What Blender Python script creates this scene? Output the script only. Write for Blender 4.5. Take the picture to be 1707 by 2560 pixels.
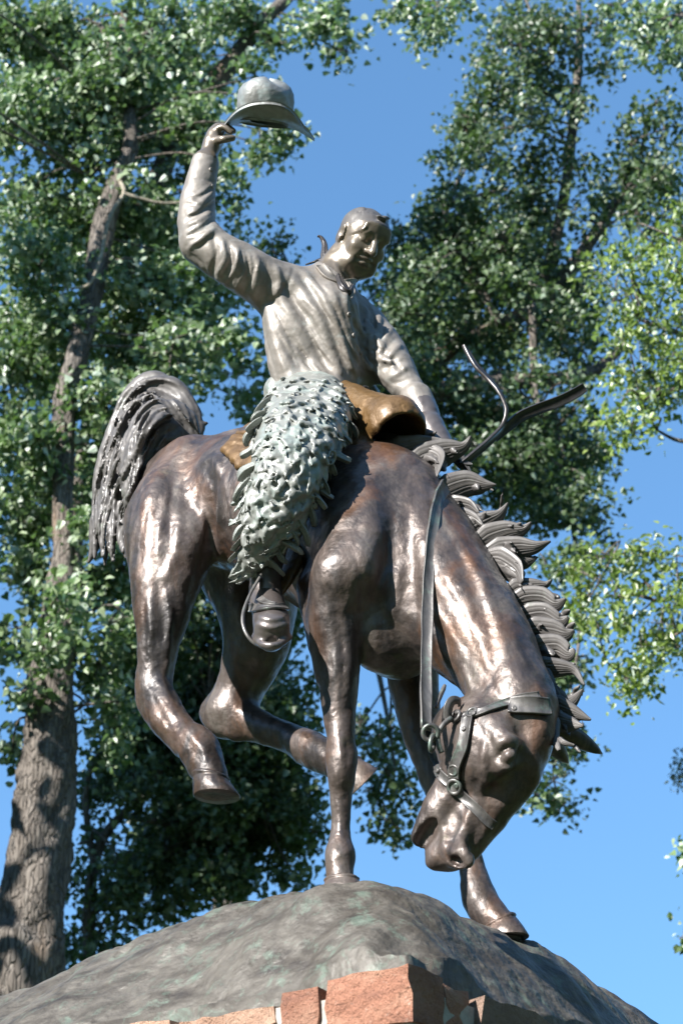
import bpy, bmesh, math, random
import numpy as np
from mathutils import Vector, Matrix

# ------------------------------------------------------------------ clear
for o in list(bpy.data.objects):
    bpy.data.objects.remove(o, do_unlink=True)
SC = bpy.context.scene
COL = SC.collection
R = math.radians
rng = np.random.default_rng(7)
random.seed(7)

# ------------------------------------------------------------------ camera
PITCH = R(28.0)
CAMZ = 1.6
FPX = 4777.0                       # focal length in photo pixels (photo 1707 x 2560)
cam_d = bpy.data.cameras.new('camera')
cam = bpy.data.objects.new('camera', cam_d)
COL.objects.link(cam)
cam.location = (0, 0, CAMZ)
cam.rotation_euler = (R(90) + PITCH, 0, 0)
cam_d.sensor_fit = 'VERTICAL'
cam_d.sensor_height = 36.0
cam_d.lens = FPX / 2560.0 * 36.0
cam_d.clip_start = 0.1
cam_d.clip_end = 2000
cam_d.dof.use_dof = True
cam_d.dof.focus_distance = 5.3
cam_d.dof.aperture_fstop = 6.0
SC.camera = cam

# ------------------------------------------------------------------ sky and sun
SUN_AZ = R(47.0)      # from the direction towards the camera, turned to the left
SUN_EL = R(32.0)
sun_dir = Vector((-math.sin(SUN_AZ) * math.cos(SUN_EL), -math.cos(SUN_AZ) * math.cos(SUN_EL), math.sin(SUN_EL)))
world = bpy.data.worlds.new('World')
SC.world = world
world.use_nodes = True
wn = world.node_tree.nodes
wl = world.node_tree.links
bg = wn['Background']
sky = wn.new('ShaderNodeTexSky')
sky.sky_type = 'NISHITA'
sky.sun_disc = False
sky.sun_elevation = SUN_EL
# Nishita: rotation 0 puts the sun towards +Y, turning clockwise seen from above
sky.sun_rotation = math.atan2(sun_dir.x, sun_dir.y)
sky.altitude = 2400
sky.air_density = 1.0
sky.dust_density = 0.15
sky.ozone_density = 2.0
tint = wn.new('ShaderNodeMix'); tint.data_type = 'RGBA'; tint.blend_type = 'MULTIPLY'; tint.inputs[0].default_value = 1.0
tint.inputs[7].default_value = (.69, 1.22, 1.76, 1)
gam = wn.new('ShaderNodeGamma'); gam.inputs[1].default_value = .5
wl.new(sky.outputs[0], gam.inputs[0]); wl.new(gam.outputs[0], tint.inputs[6])
wl.new(tint.outputs[2], bg.inputs[0])
bg.inputs[1].default_value = 0.11
sl = bpy.data.lights.new('sun', 'SUN')
sl.energy = 5.0
sl.angle = R(0.53)
sl.color = (1.0, 0.975, 0.93)
sun = bpy.data.objects.new('sun', sl)
COL.objects.link(sun)
sun.rotation_euler = sun_dir.to_track_quat('Z', 'Y').to_euler()
sun.location = (-6, -4, 9)
SC.view_settings.view_transform = 'Standard'
SC.view_settings.look = 'None'
SC.view_settings.exposure = 1.38
SC.view_settings.gamma = 1.0
SC.view_settings.use_curve_mapping = False

# ------------------------------------------------------------------ pixel -> point helpers (design aid: every point has its own depth Y)
cP, sP = math.cos(PITCH), math.sin(PITCH)
def ray(px, py):
    u = (px - 853.5) / FPX
    v = (1280.0 - py) / FPX
    return np.array([u, cP - v * sP, sP + v * cP])
ORG = np.array([0, 0, CAMZ])
def P(px, py, Y):
    d = ray(px, py)
    return ORG + d * (Y / d[1])
def mpp(py, Y):                    # metres per photo pixel at depth Y
    d = ray(853.5, py)
    return Y / d[1] / FPX
CR = np.array([1.0, 0, 0]); CU = np.array([0, -sP, cP]); CT = np.array([0, -cP, -sP])   # image right, image up, towards the camera
def unit(v):
    v = np.asarray(v, float)
    return v / (np.linalg.norm(v) + 1e-12)

# ------------------------------------------------------------------ object bookkeeping
def link(name, me, parent=None, mat=None):
    o = bpy.data.objects.new(name, me)
    COL.objects.link(o)
    if mat is not None and me is not None and len(me.materials) == 0:
        me.materials.append(mat)
    if parent is not None:
        o.parent = parent
        o.matrix_parent_inverse = parent.matrix_world.inverted() if False else Matrix.Translation(-Vector(ABSLOC.get(parent.name, (0, 0, 0))))
        ABSLOC[o.name] = tuple(0 for _ in range(3))
    return o
ABSLOC = {}
def thing(name, label, cat, loc=(0, 0, 0), group=None):
    o = bpy.data.objects.new(name, None)
    o.empty_display_size = 0.2
    COL.objects.link(o)
    o.location = loc
    ABSLOC[o.name] = tuple(loc)
    o['label'] = label; o['category'] = cat
    if group: o['group'] = group
    return o
def tag(o, label, cat, group=None):
    o['label'] = label; o['category'] = cat
    if group: o['group'] = group
    return o

def mesh_np(name, V, F4=None, F3=None, smooth=True):
    me = bpy.data.meshes.new(name)
    V = np.asarray(V, np.float32)
    me.vertices.add(len(V)); me.vertices.foreach_set('co', V.ravel())
    n4 = 0 if F4 is None else len(F4); n3 = 0 if F3 is None else len(F3)
    idx = []; start = []; s = 0
    if n4: idx.append(np.asarray(F4, np.int32).ravel()); start.append(np.arange(n4) * 4); s = n4 * 4
    if n3: idx.append(np.asarray(F3, np.int32).ravel()); start.append(s + np.arange(n3) * 3)
    idx = np.concatenate(idx); start = np.concatenate(start)
    me.loops.add(len(idx)); me.loops.foreach_set('vertex_index', idx)
    me.polygons.add(n4 + n3); me.polygons.foreach_set('loop_start', start.astype(np.int32))
    me.update(calc_edges=True)
    me.polygons.foreach_set('use_smooth', np.full(n4 + n3, smooth, dtype=bool))
    me.validate()
    return me

# ------------------------------------------------------------------ sculpting field (signed distance on a grid, meshed with surface nets)
def catmull(pts, sub):
    pts = np.asarray(pts, float)
    if len(pts) < 3 or sub < 2:
        return pts
    e = np.vstack([2 * pts[0] - pts[1], pts, 2 * pts[-1] - pts[-2]])
    out = []
    for i in range(len(pts) - 1):
        a, b, c, d = e[i], e[i + 1], e[i + 2], e[i + 3]
        for t in np.linspace(0, 1, sub, endpoint=False):
            out.append(0.5 * ((2 * b) + (c - a) * t + (2 * a - 5 * b + 4 * c - d) * t * t + (3 * b - a - 3 * c + d) * t ** 3))
    out.append(pts[-1])
    return np.array(out)

class Field:
    def __init__(s, lo, hi, h):
        s.lo = np.asarray(lo, np.float32); s.h = float(h)
        s.n = np.ceil((np.asarray(hi) - np.asarray(lo)) / h).astype(int) + 1
        s.F = np.full(s.n, 1.0, np.float32)
    def sl(s, lo, hi, within=None):
        i0 = np.clip(np.floor((np.asarray(lo) - s.lo) / s.h).astype(int), 0, s.n - 1)
        i1 = np.clip(np.ceil((np.asarray(hi) - s.lo) / s.h).astype(int) + 1, 1, s.n)
        if within is not None:
            i0 = np.maximum(i0, [q.start for q in within]); i1 = np.minimum(i1, [q.stop for q in within])
            i0 = np.minimum(i0, np.array([q.stop for q in within]) - 1)
        i1 = np.maximum(i1, i0 + 1)
        S = tuple(slice(a, b) for a, b in zip(i0, i1))
        g = [(s.lo[k] + s.h * np.arange(i0[k], i1[k])).astype(np.float32) for k in range(3)]
        return S, g[0][:, None, None], g[1][None, :, None], g[2][None, None, :]
    def merge(s, S, D, k):
        f = s.F[S]
        if k <= 0:
            np.minimum(f, D, out=f); return
        h = np.clip(0.5 + 0.5 * (f - D) / k, 0, 1)
        s.F[S] = f * (1 - h) + D * h - k * h * (1 - h)
    def cut(s, S, D, k):
        f = s.F[S]
        h = np.clip(0.5 - 0.5 * (f + D) / max(k, 1e-6), 0, 1)
        s.F[S] = f * (1 - h) - D * h + k * h * (1 - h)
    def dist_chain(s, pts, rad, pad, axis=None, flat=1.0):
        pts = np.asarray(pts, np.float32); rad = np.asarray(rad, np.float32)
        ext = (rad * max(1.0, flat) + pad)[:, None]
        S, X, Y, Z = s.sl((pts - ext).min(0), (pts + ext).max(0))
        D = np.full((S[0].stop - S[0].start, S[1].stop - S[1].start, S[2].stop - S[2].start), 1.0, np.float32)
        o = [S[i].start for i in range(3)]
        for i in range(len(pts) - 1):
            a, b, ra, rb = pts[i], pts[i + 1], rad[i], rad[i + 1]
            e = max(ra, rb) * max(1.0, flat) + pad
            T, x, y, z = s.sl(np.minimum(a, b) - e, np.maximum(a, b) + e, S)
            T = tuple(slice(T[q].start - o[q], T[q].stop - o[q]) for q in range(3))
            sub = D[T]
            if sub.size == 0: continue
            dx, dy, dz = x - a[0], y - a[1], z - a[2]
            ba = b - a
            if axis is not None:
                n = axis
                q = (dx * n[0] + dy * n[1] + dz * n[2]) * (1.0 / flat - 1.0)
                dx = dx + n[0] * q; dy = dy + n[1] * q; dz = dz + n[2] * q
                ba = ba + n * (np.dot(ba, n) * (1.0 / flat - 1.0))
            t = np.clip((dx * ba[0] + dy * ba[1] + dz * ba[2]) / max(float(np.dot(ba, ba)), 1e-9), 0, 1)
            d = np.sqrt((dx - t * ba[0]) ** 2 + (dy - t * ba[1]) ** 2 + (dz - t * ba[2]) ** 2) - (ra + (rb - ra) * t)
            if flat < 1: d = d * (0.5 + 0.5 * flat)
            np.minimum(sub, d, out=sub)
        return S, D
    def chain(s, spec, k=0.03, sub=9, axis=None, flat=1.0, cut=False, world=False):
        A = np.array(spec, float)
        if world:
            pts, rad = A[:, :3], A[:, 3]
        else:
            pts = np.array([P(a[0], a[1], a[2]) for a in A]); rad = np.array([a[3] * mpp(a[1], a[2]) for a in A])
        q = catmull(np.column_stack([pts, rad]), sub)
        if len(q) == 1: q = np.vstack([q, q + 1e-5])
        S, D = s.dist_chain(q[:, :3], np.maximum(q[:, 3], 0.002), 0.085, None if axis is None else unit(axis).astype(np.float32), flat)
        (s.cut if cut else s.merge)(S, D, k)
    def ell(s, c, rad, axes=None, k=0.02, cut=False):
        c = np.asarray(c, np.float32); rad = np.asarray(rad, np.float32)
        A = np.eye(3) if axes is None else np.array([unit(a) for a in axes])
        S, X, Y, Z = s.sl(c - rad.max() - 0.085, c + rad.max() + 0.085)
        dx, dy, dz = X - c[0], Y - c[1], Z - c[2]
        k0 = 0; k1 = 0
        for i in range(3):
            q = (dx * A[i, 0] + dy * A[i, 1] + dz * A[i, 2]).astype(np.float32)
            k0 = k0 + (q / rad[i]) ** 2; k1 = k1 + (q / rad[i] ** 2) ** 2
        k0 = np.sqrt(k0); k1 = np.sqrt(k1) + 1e-6
        D = (k0 * (k0 - 1.0) / k1).astype(np.float32)
        (s.cut if cut else s.merge)(S, D, k)
    def rough(s, amp, scale, seed):
        """hand-modelled unevenness: value noise added to the surface"""
        I = np.argwhere(np.abs(s.F) < .03)
        q = (I * s.h / scale).astype(np.float32) + 3.7
        g = np.random.default_rng(seed).uniform(-1, 1, (48, 48, 48)).astype(np.float32)
        i = q.astype(int); f = q - i; f = f * f * (3 - 2 * f); i %= 48; j = (i + 1) % 48
        x, y, z = f[:, 0], f[:, 1], f[:, 2]
        a = (g[i[:, 0], i[:, 1], i[:, 2]] * (1 - x) + g[j[:, 0], i[:, 1], i[:, 2]] * x) * (1 - y) + (g[i[:, 0], j[:, 1], i[:, 2]] * (1 - x) + g[j[:, 0], j[:, 1], i[:, 2]] * x) * y
        b = (g[i[:, 0], i[:, 1], j[:, 2]] * (1 - x) + g[j[:, 0], i[:, 1], j[:, 2]] * x) * (1 - y) + (g[i[:, 0], j[:, 1], j[:, 2]] * (1 - x) + g[j[:, 0], j[:, 1], j[:, 2]] * x) * y
        s.F[I[:, 0], I[:, 1], I[:, 2]] += amp * (a * (1 - z) + b * z)
    def sample(s, p):
        q = (np.asarray(p) - s.lo) / s.h
        q = np.clip(q, 0, s.n - 1.001)
        i = q.astype(int); f = q - i
        F = s.F
        def g(a, b, c): return F[i[..., 0] + a, i[..., 1] + b, i[..., 2] + c]
        x, y, z = f[..., 0], f[..., 1], f[..., 2]
        return ((g(0, 0, 0) * (1 - x) + g(1, 0, 0) * x) * (1 - y) + (g(0, 1, 0) * (1 - x) + g(1, 1, 0) * x) * y) * (1 - z) + \
               ((g(0, 0, 1) * (1 - x) + g(1, 0, 1) * x) * (1 - y) + (g(0, 1, 1) * (1 - x) + g(1, 1, 1) * x) * y) * z
    def grad(s, p):
        e = s.h * 1.5
        return unit([s.sample(np.asarray(p) + np.eye(3)[i] * e) - s.sample(np.asarray(p) - np.eye(3)[i] * e) for i in range(3)])
    def hit(s, px, py, y0=None, y1=None):
        a = s.lo[1] if y0 is None else y0
        b = s.lo[1] + s.h * (s.n[1] - 1) if y1 is None else y1
        d = ray(px, py)
        t = np.arange(a / d[1], b / d[1], s.h * 0.5)
        p = ORG + t[:, None] * d
        hi = s.lo + s.h * (s.n - 1)
        ok = ((p >= s.lo) & (p <= hi)).all(1)
        f = np.where(ok, s.sample(p), 1.0)
        w = np.where(f < 0)[0]
        if len(w) == 0 or w[0] == 0: return None
        i = w[0]
        u = f[i - 1] / (f[i - 1] - f[i] + 1e-9)
        return p[i - 1] + (p[i] - p[i - 1]) * u
    def line(s, px, n=6, y0=None, y1=None):
        """polyline of photo pixels laid on the surface"""
        q = catmull([(a, b) for a, b in px], n) if len(px) > 2 else np.linspace(px[0], px[1], n * 2)
        out = [s.hit(a, b, y0, y1) for a, b in q]
        return np.array([o for o in out if o is not None])
    def crease(s, px, w, amp, n=6, y0=None, y1=None, taper=True):
        """raise (amp > 0) or sink (amp < 0) the surface along a line; w, amp in metres"""
        q = s.line(px, n, y0, y1)
        if len(q) < 2: return
        s.crease3(q, w, amp, taper)
    def crease3(s, q, w, amp, taper=True):
        q = np.asarray(q, np.float32)
        m = 2.6 * w
        S, X, Y, Z = s.sl(q.min(0) - m, q.max(0) + m)
        shp = (S[0].stop - S[0].start, S[1].stop - S[1].start, S[2].stop - S[2].start)
        best = np.full(shp, 1e3, np.float32); tt = np.zeros(shp, np.float32)
        o = [S[i].start for i in range(3)]
        n = len(q) - 1
        for i in range(n):
            a, b = q[i], q[i + 1]; ba = b - a; L2 = float(np.dot(ba, ba))
            if L2 < 1e-10 or L2 > 0.02: continue
            T, x, y, z = s.sl(np.minimum(a, b) - m, np.maximum(a, b) + m, S)
            T = tuple(slice(T[k].start - o[k], T[k].stop - o[k]) for k in range(3))
            dx, dy, dz = x - a[0], y - a[1], z - a[2]
            t = np.clip((dx * ba[0] + dy * ba[1] + dz * ba[2]) / L2, 0, 1)
            d2 = (dx - t * ba[0]) ** 2 + (dy - t * ba[1]) ** 2 + (dz - t * ba[2]) ** 2
            B = best[T]
            mk = d2 < B
            B[mk] = d2[mk]
            tt[T][mk] = ((i + t) / n)[mk]
        g = np.exp(-best / (w * w)) if amp > 0 else np.exp(-np.sqrt(best) / (w * .62))
        if taper: g = g * np.sqrt(np.clip(np.sin(np.pi * (0.04 + 0.92 * tt)), 0, 1))
        s.F[S] -= (amp * g).astype(np.float32)
    def mesh(s, name, smooth=0):
        F = s.F
        S = F < 0
        nx, ny, nz = F.shape
        c = np.zeros((nx - 1, ny - 1, nz - 1), np.uint8)
        for a in (0, 1):
            for b in (0, 1):
                for d in (0, 1):
                    c += S[a:nx - 1 + a, b:ny - 1 + b, d:nz - 1 + d]
        act = np.argwhere((c > 0) & (c < 8))
        idx = np.full(c.shape, -1, np.int32)
        idx[act[:, 0], act[:, 1], act[:, 2]] = np.arange(len(act))
        acc = np.zeros((len(act), 3), np.float32); cnt = np.zeros(len(act), np.float32)
        corners = [(a, b, d) for a in (0, 1) for b in (0, 1) for d in (0, 1)]
        val = {q: F[act[:, 0] + q[0], act[:, 1] + q[1], act[:, 2] + q[2]] for q in corners}
        for q in corners:
            for ax in range(3):
                if q[ax] == 1: continue
                r = list(q); r[ax] = 1; r = tuple(r)
                f0, f1 = val[q], val[r]
                m = (f0 < 0) != (f1 < 0)
                t = np.where(m, f0 / np.where(m, f0 - f1, 1), 0)
                for k in range(3):
                    acc[:, k] += np.where(m, q[k] + (t if k == ax else 0), 0)
                cnt += m
        V = s.lo + s.h * (act + acc / cnt[:, None])
        quads = []
        for ax in range(3):
            sl0 = [slice(None)] * 3; sl1 = [slice(None)] * 3
            sl0[ax] = slice(0, -1); sl1[ax] = slice(1, None)
            A, B = S[tuple(sl0)], S[tuple(sl1)]
            e = np.argwhere(A != B)
            o1, o2 = [(1, 2), (2, 0), (0, 1)][ax]
            ok = (e[:, o1] > 0) & (e[:, o2] > 0) & (e[:, o1] < F.shape[o1] - 1) & (e[:, o2] < F.shape[o2] - 1)
            e = e[ok]
            ins = A[e[:, 0], e[:, 1], e[:, 2]]
            def at(d1, d2):
                q = e.copy(); q[:, o1] -= d1; q[:, o2] -= d2
                return idx[q[:, 0], q[:, 1], q[:, 2]]
            Q = np.stack([at(1, 1), at(0, 1), at(0, 0), at(1, 0)], 1)
            Q[~ins] = Q[~ins][:, ::-1]
            quads.append(Q)
        Q = np.concatenate(quads)
        Q = Q[(Q >= 0).all(1)]
        for _ in range(smooth):
            sm = np.zeros_like(V); n = np.zeros(len(V), np.float32)
            for i in range(4):
                np.add.at(sm, Q[:, i], V[Q[:, (i + 1) % 4]] + V[Q[:, (i + 3) % 4]])
                np.add.at(n, Q[:, i], 2)
            V = 0.5 * V + 0.5 * sm / np.maximum(n, 1)[:, None]
        return mesh_np(name, V, F4=Q)

# ------------------------------------------------------------------ swept shapes
def frames(pts, up0):
    pts = np.asarray(pts, float)
    T = np.gradient(pts, axis=0)
    T = T / (np.linalg.norm(T, axis=1)[:, None] + 1e-9)
    N = []
    n = np.asarray(up0, float)
    for t in T:
        n = n - t * np.dot(n, t)
        if np.linalg.norm(n) < 1e-6: n = np.cross(t, [0.3, 0.5, 0.8])
        n = unit(n); N.append(n)
    N = np.array(N)
    return T, N, np.cross(T, N)
def sweep(pts, prof, scale_w, scale_t, up, closed=True):
    """prof: (m,2) closed cross-section; first coordinate runs along the width (B), second along the normal (N). up may be one vector or one per point"""
    pts = np.asarray(pts, float); n = len(pts)
    if np.ndim(up) == 1:
        T, N, B = frames(pts, up)
    else:
        T = np.gradient(pts, axis=0); T /= np.linalg.norm(T, axis=1)[:, None] + 1e-9
        N = np.asarray(up, float); N = N - T * (N * T).sum(1)[:, None]; N /= np.linalg.norm(N, axis=1)[:, None] + 1e-9
        B = np.cross(T, N)
    prof = np.asarray(prof, float); m = len(prof)
    sw = np.broadcast_to(scale_w, n); st = np.broadcast_to(scale_t, n)
    V = pts[:, None] + B[:, None] * (prof[None, :, 0] * sw[:, None])[..., None] + N[:, None] * (prof[None, :, 1] * st[:, None])[..., None]
    V = V.reshape(-1, 3)
    i = np.arange(n - 1)[:, None]; j = np.arange(m)[None]
    j2 = (j + 1) % m
    F4 = np.stack([i * m + j, i * m + j2, (i + 1) * m + j2, (i + 1) * m + j], -1).reshape(-1, 4)
    F3 = []
    for j in range(1, m - 1):
        F3.append((0, j + 1, j)); b = (n - 1) * m
        F3.append((b, b + j, b + j + 1))
    return V, F4, np.array(F3)
def tube_prof(m=8):
    a = np.linspace(0, 2 * np.pi, m, endpoint=False)
    return np.column_stack([np.cos(a), np.sin(a)])
def strap_prof():
    return np.array([(-1, -.8), (-.86, -1), (.86, -1), (1, -.8), (1, .8), (.86, 1), (.8, .7), (-.8, .7), (-.86, 1), (-1, .8)])
def lock_prof(m=9, grooves=4):
    """flattened lens with combed strands on both faces"""
    x = np.linspace(-1, 1, m * 2 + 1)
    top = (1 - np.abs(x) ** 2.2) * (1 + 0.0 * x) + 0.28 * np.cos(x * np.pi * grooves) * (1 - x * x)
    bot = -(1 - np.abs(x) ** 2.2) * .8 + 0.22 * np.cos(x * np.pi * grooves + 1) * (1 - x * x)
    return np.vstack([np.column_stack([x, top]), np.column_stack([x[::-1][1:-1], bot[::-1][1:-1]])])
def merge_meshes(name, parts, smooth=True):
    V = []; A = []; B = []; o = 0
    for v, f4, f3 in parts:
        V.append(v)
        if f4 is not None and len(f4): A.append(np.asarray(f4) + o)
        if f3 is not None and len(f3): B.append(np.asarray(f3) + o)
        o += len(v)
    return mesh_np(name, np.concatenate(V), np.concatenate(A) if A else None, np.concatenate(B) if B else None, smooth)
# ------------------------------------------------------------------ the bronze: directions of the horse
HF = unit([0.77, -0.64, 0])        # forward
HL = unit([0.64, 0.77, 0])         # to the horse's left (away from the camera)
UP = np.array([0, 0, 1.0])

def build_horse():
    f = Field((-0.95, 4.10, 2.80), (0.80, 5.95, 4.66), 0.006)
    C = f.chain
    # barrel and hindquarters
    C([(478, 1235, 5.42, 138), (560, 1250, 5.30, 160), (690, 1275, 5.13, 190), (830, 1330, 4.97, 205), (930, 1430, 4.84, 180), (985, 1530, 4.80, 150)], k=.03)
    C([(440, 1180, 5.52, 90), (560, 1130, 5.36, 72), (700, 1120, 5.16, 62)], k=.05)             # croup line
    C([(425, 1222, 5.50, 92), (378, 1330, 5.50, 68), (388, 1430, 5.42, 58)], k=.05)             # buttock
    # far hindquarter
    C([(560, 1240, 5.62, 110), (600, 1380, 5.58, 125), (640, 1500, 5.50, 105), (640, 1610, 5.50, 82), (606, 1705, 5.54, 62), (574, 1785, 5.56, 56)], k=.05)
    # shoulders, withers, chest
    C([(945, 1185, 4.88, 80), (905, 1330, 4.72, 112), (872, 1450, 4.63, 88)], k=.06)
    C([(1000, 1200, 5.10, 80), (1030, 1400, 5.05, 120), (1010, 1560, 5.0, 90)], k=.06)
    C([(905, 1500, 4.70, 85), (950, 1590, 4.72, 82), (1000, 1630, 4.78, 70)], k=.05)
    # neck
    C([(955, 1280, 4.84, 165), (1060, 1440, 4.72, 158), (1150, 1545, 4.63, 140), (1212, 1625, 4.57, 118), (1256, 1705, 4.52, 106), (1280, 1775, 4.49, 98)], k=.07, axis=HL, flat=.78)
    C([(1010, 1190, 4.87, 50), (1105, 1290, 4.79, 46), (1195, 1430, 4.69, 46), (1270, 1560, 4.60, 44), (1325, 1690, 4.53, 40), (1355, 1775, 4.49, 40)], k=.05)   # crest
    # near foreleg
    C([(868, 1440, 4.63, 86), (838, 1530, 4.655, 72), (840, 1610, 4.67, 62), (846, 1700, 4.675, 52), (848, 1790, 4.675, 41), (851, 1850, 4.67, 39), (853, 1900, 4.667, 41), (853, 1940, 4.67, 36),
       (852, 1985, 4.685, 28), (851, 2060, 4.69, 24), (850, 2110, 4.688, 30), (850, 2142, 4.68, 38), (849, 2180, 4.672, 33), (852, 2222, 4.66, 36)], k=.04)
    C([(800, 1470, 4.74, 58), (805, 1580, 4.72, 42), (822, 1690, 4.70, 30)], k=.04)              # back of the forearm
    # far foreleg
    C([(1020, 1560, 4.98, 88), (1030, 1680, 5.0, 66), (1050, 1800, 5.0, 52), (1085, 1920, 4.98, 46), (1115, 1990, 4.97, 46), (1150, 2080, 4.98, 37), (1180, 2170, 4.97, 37), (1198, 2245, 4.955, 44), (1235, 2300, 4.93, 41), (1262, 2330, 4.92, 46)], k=.04)
    # near hind leg
    C([(478, 1185, 5.28, 92), (425, 1310, 5.19, 112), (408, 1420, 5.13, 86), (400, 1520, 5.10, 68), (397, 1600, 5.09, 53), (391, 1670, 5.10, 46), (388, 1722, 5.10, 46),
       (418, 1790, 5.06, 46), (456, 1835, 5.02, 43), (500, 1872, 4.98, 48), (520, 1915, 4.955, 42), (528, 1948, 4.95, 44)], k=.045)
    C([(372, 1690, 5.12, 32), (366, 1752, 5.12, 24), (400, 1810, 5.08, 22), (452, 1870, 5.02, 20)], k=.02)    # hock point and tendon
    C([(470, 1370, 5.11, 70), (452, 1470, 5.08, 48), (432, 1560, 5.08, 26)], k=.05)              # stifle
    C([(478, 1880, 4.99, 20), (492, 1925, 4.97, 22)], k=.03)
    # far hind cannon
    C([(574, 1785, 5.56, 56), (640, 1815, 5.50, 44), (720, 1845, 5.42, 38), (785, 1878, 5.34, 46), (835, 1905, 5.27, 40), (868, 1925, 5.23, 42)], k=.04)
    C([(560, 1730, 5.57, 30), (522, 1786, 5.59, 20), (590, 1835, 5.53, 18)], k=.03)
    # muscles of neck and shoulder (broad relief)
    f.crease([(1010, 1240), (1080, 1400), (1160, 1520), (1250, 1700)], .05, .012)
    f.crease([(1120, 1330), (1180, 1470), (1220, 1580), (1240, 1690)], .028, -.010)
    f.crease([(1060, 1560), (1130, 1640), (1180, 1720)], .03, .010)
    f.crease([(1040, 1500), (1100, 1590), (1150, 1690)], .022, -.008)
    f.crease([(1020, 1280), (1030, 1420), (1040, 1540)], .03, -.016)
    f.crease([(930, 1230), (925, 1350), (890, 1450)], .03, .012)
    f.crease([(985, 1260), (970, 1390), (930, 1500)], .024, -.012)
    f.crease([(900, 1470), (950, 1530), (1000, 1590)], .024, -.014)
    f.crease([(910, 1555), (935, 1610), (990, 1650)], .02, .010)
    f.crease([(905, 1465), (912, 1540), (920, 1620)], .018, -.016)
    f.crease([(815, 1500), (835, 1620), (845, 1760)], .016, .006)
    f.crease([(860, 1520), (868, 1640), (864, 1760)], .012, .006)
    f.crease([(845, 1830), (852, 1880), (846, 1930)], .012, .007)
    f.crease([(835, 1960), (838, 2030), (838, 2110)], .007, -.004)
    f.crease([(866, 1960), (866, 2030), (868, 2110)], .007, -.004)
    # haunch: hip bone, flank crease, thigh
    f.crease([(505, 1165), (535, 1148), (552, 1185)], .014, .016)
    f.crease([(520, 1190), (532, 1215), (530, 1250)], .022, -.012)
    f.crease([(533, 1235), (528, 1320), (505, 1420), (480, 1500)], .024, -.030)
    f.crease([(545, 1240), (548, 1330), (560, 1420)], .014, .010)
    f.crease([(400, 1180), (370, 1280), (360, 1400)], .03, .008)
    f.crease([(445, 1160), (425, 1270), (430, 1390)], .026, -.008)
    f.crease([(480, 1180), (490, 1290), (470, 1380)], .03, .010)
    f.crease([(395, 1440), (402, 1530), (412, 1600)], .014, -.008)
    f.crease([(380, 1480), (378, 1560), (372, 1640)], .012, .006)
    f.crease([(430, 1520), (420, 1620), (415, 1690)], .010, .007)
    f.crease([(400, 1690), (410, 1725), (440, 1790)], .016, .010)
    f.crease([(375, 1700), (395, 1770), (440, 1840)], .010, -.006)
    f.crease([(470, 1830), (505, 1870), (515, 1900)], .014, .006)
    # head
    C([(1285, 1775, 4.49, 92), (1300, 1845, 4.47, 88), (1268, 1925, 4.49, 84), (1215, 2010, 4.53, 72), (1158, 2085, 4.56, 56), (1130, 2125, 4.57, 46)], k=.035, axis=HL, flat=.82)
    f.ell(P(1183, 1850, 4.47), (.10, .10, .062), (CR, CU, HL), k=.035)                            # cheek
    C([(1170, 1920, 4.50, 72), (1122, 1980, 4.53, 52), (1078, 2050, 4.55, 44), (1054, 2092, 4.56, 34)], k=.03, axis=HL, flat=.8)   # jaw
    C([(1200, 2040, 4.53, 52), (1150, 2110, 4.54, 46), (1098, 2142, 4.55, 34), (1085, 2150, 4.55, 26)], k=.03)                      # upper lip
    f.ell(P(1140, 2135, 4.50), (.044, .032, .03), (unit(CR - .3 * CU), unit(.3 * CR + CU), HL), k=.025)                          # nostril rim
    mq = [(f.hit(a, b), r_) for a, b, r_ in ((1092, 2046, .007), (1080, 2064, .016), (1066, 2086, .021), (1052, 2108, .019), (1040, 2126, .014))]
    mq = [(p + .010 * unit(ray(1066, 2086)), r_) for p, r_ in mq if p is not None]
    f.chain([(*p, r_) for p, r_ in mq], k=.004, world=True, cut=True)                                       # open mouth
    q = f.hit(1132, 2152)
    if q is not None:
        f.ell(q, (.026, .014, .03), (unit(CR - .35 * CU), unit(.35 * CR + CU), CT), k=.008, cut=True)
    f.crease([(1170, 2060), (1150, 2090), (1160, 2130)], .012, .010)
    f.crease([(1195, 2070), (1178, 2110), (1175, 2140)], .012, -.008)
    f.crease([(1215, 1955), (1190, 2010), (1150, 2060)], .014, .010)                                                        # cheek bone
    f.crease([(1190, 1990), (1150, 2050), (1120, 2090)], .012, -.009)
    f.crease([(1185, 1800), (1230, 1870), (1225, 1930)], .02, -.010)
    f.crease([(1290, 1960), (1240, 2040), (1200, 2100)], .012, .006)
    f.crease([(1330, 1900), (1338, 1940), (1330, 1972)], .02, .012)
    # eye
    q = f.hit(1270, 1890)
    n = f.grad(q)
    f.ell(q + n * .004, (.034, .024, .016), (unit(CR + .5 * CU), unit(CU - .5 * CR), CT), k=.012, cut=True)
    f.ell(q - n * .006, (.020, .016, .015), (unit(CR + .5 * CU), unit(CU - .5 * CR), CT), k=.003)
    f.crease([(1232, 1878), (1262, 1850), (1300, 1858), (1318, 1885)], .012, .014)
    f.crease([(1236, 1902), (1268, 1918), (1305, 1905)], .009, .007)
    f.crease([(1238, 1838), (1255, 1826), (1266, 1842), (1252, 1858), (1238, 1845)], .012, .007, taper=False)
    f.crease([(1226, 1925), (1240, 1945), (1262, 1945)], .012, -.012)
    # veins, tendons and tool work
    A = f.crease
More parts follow.
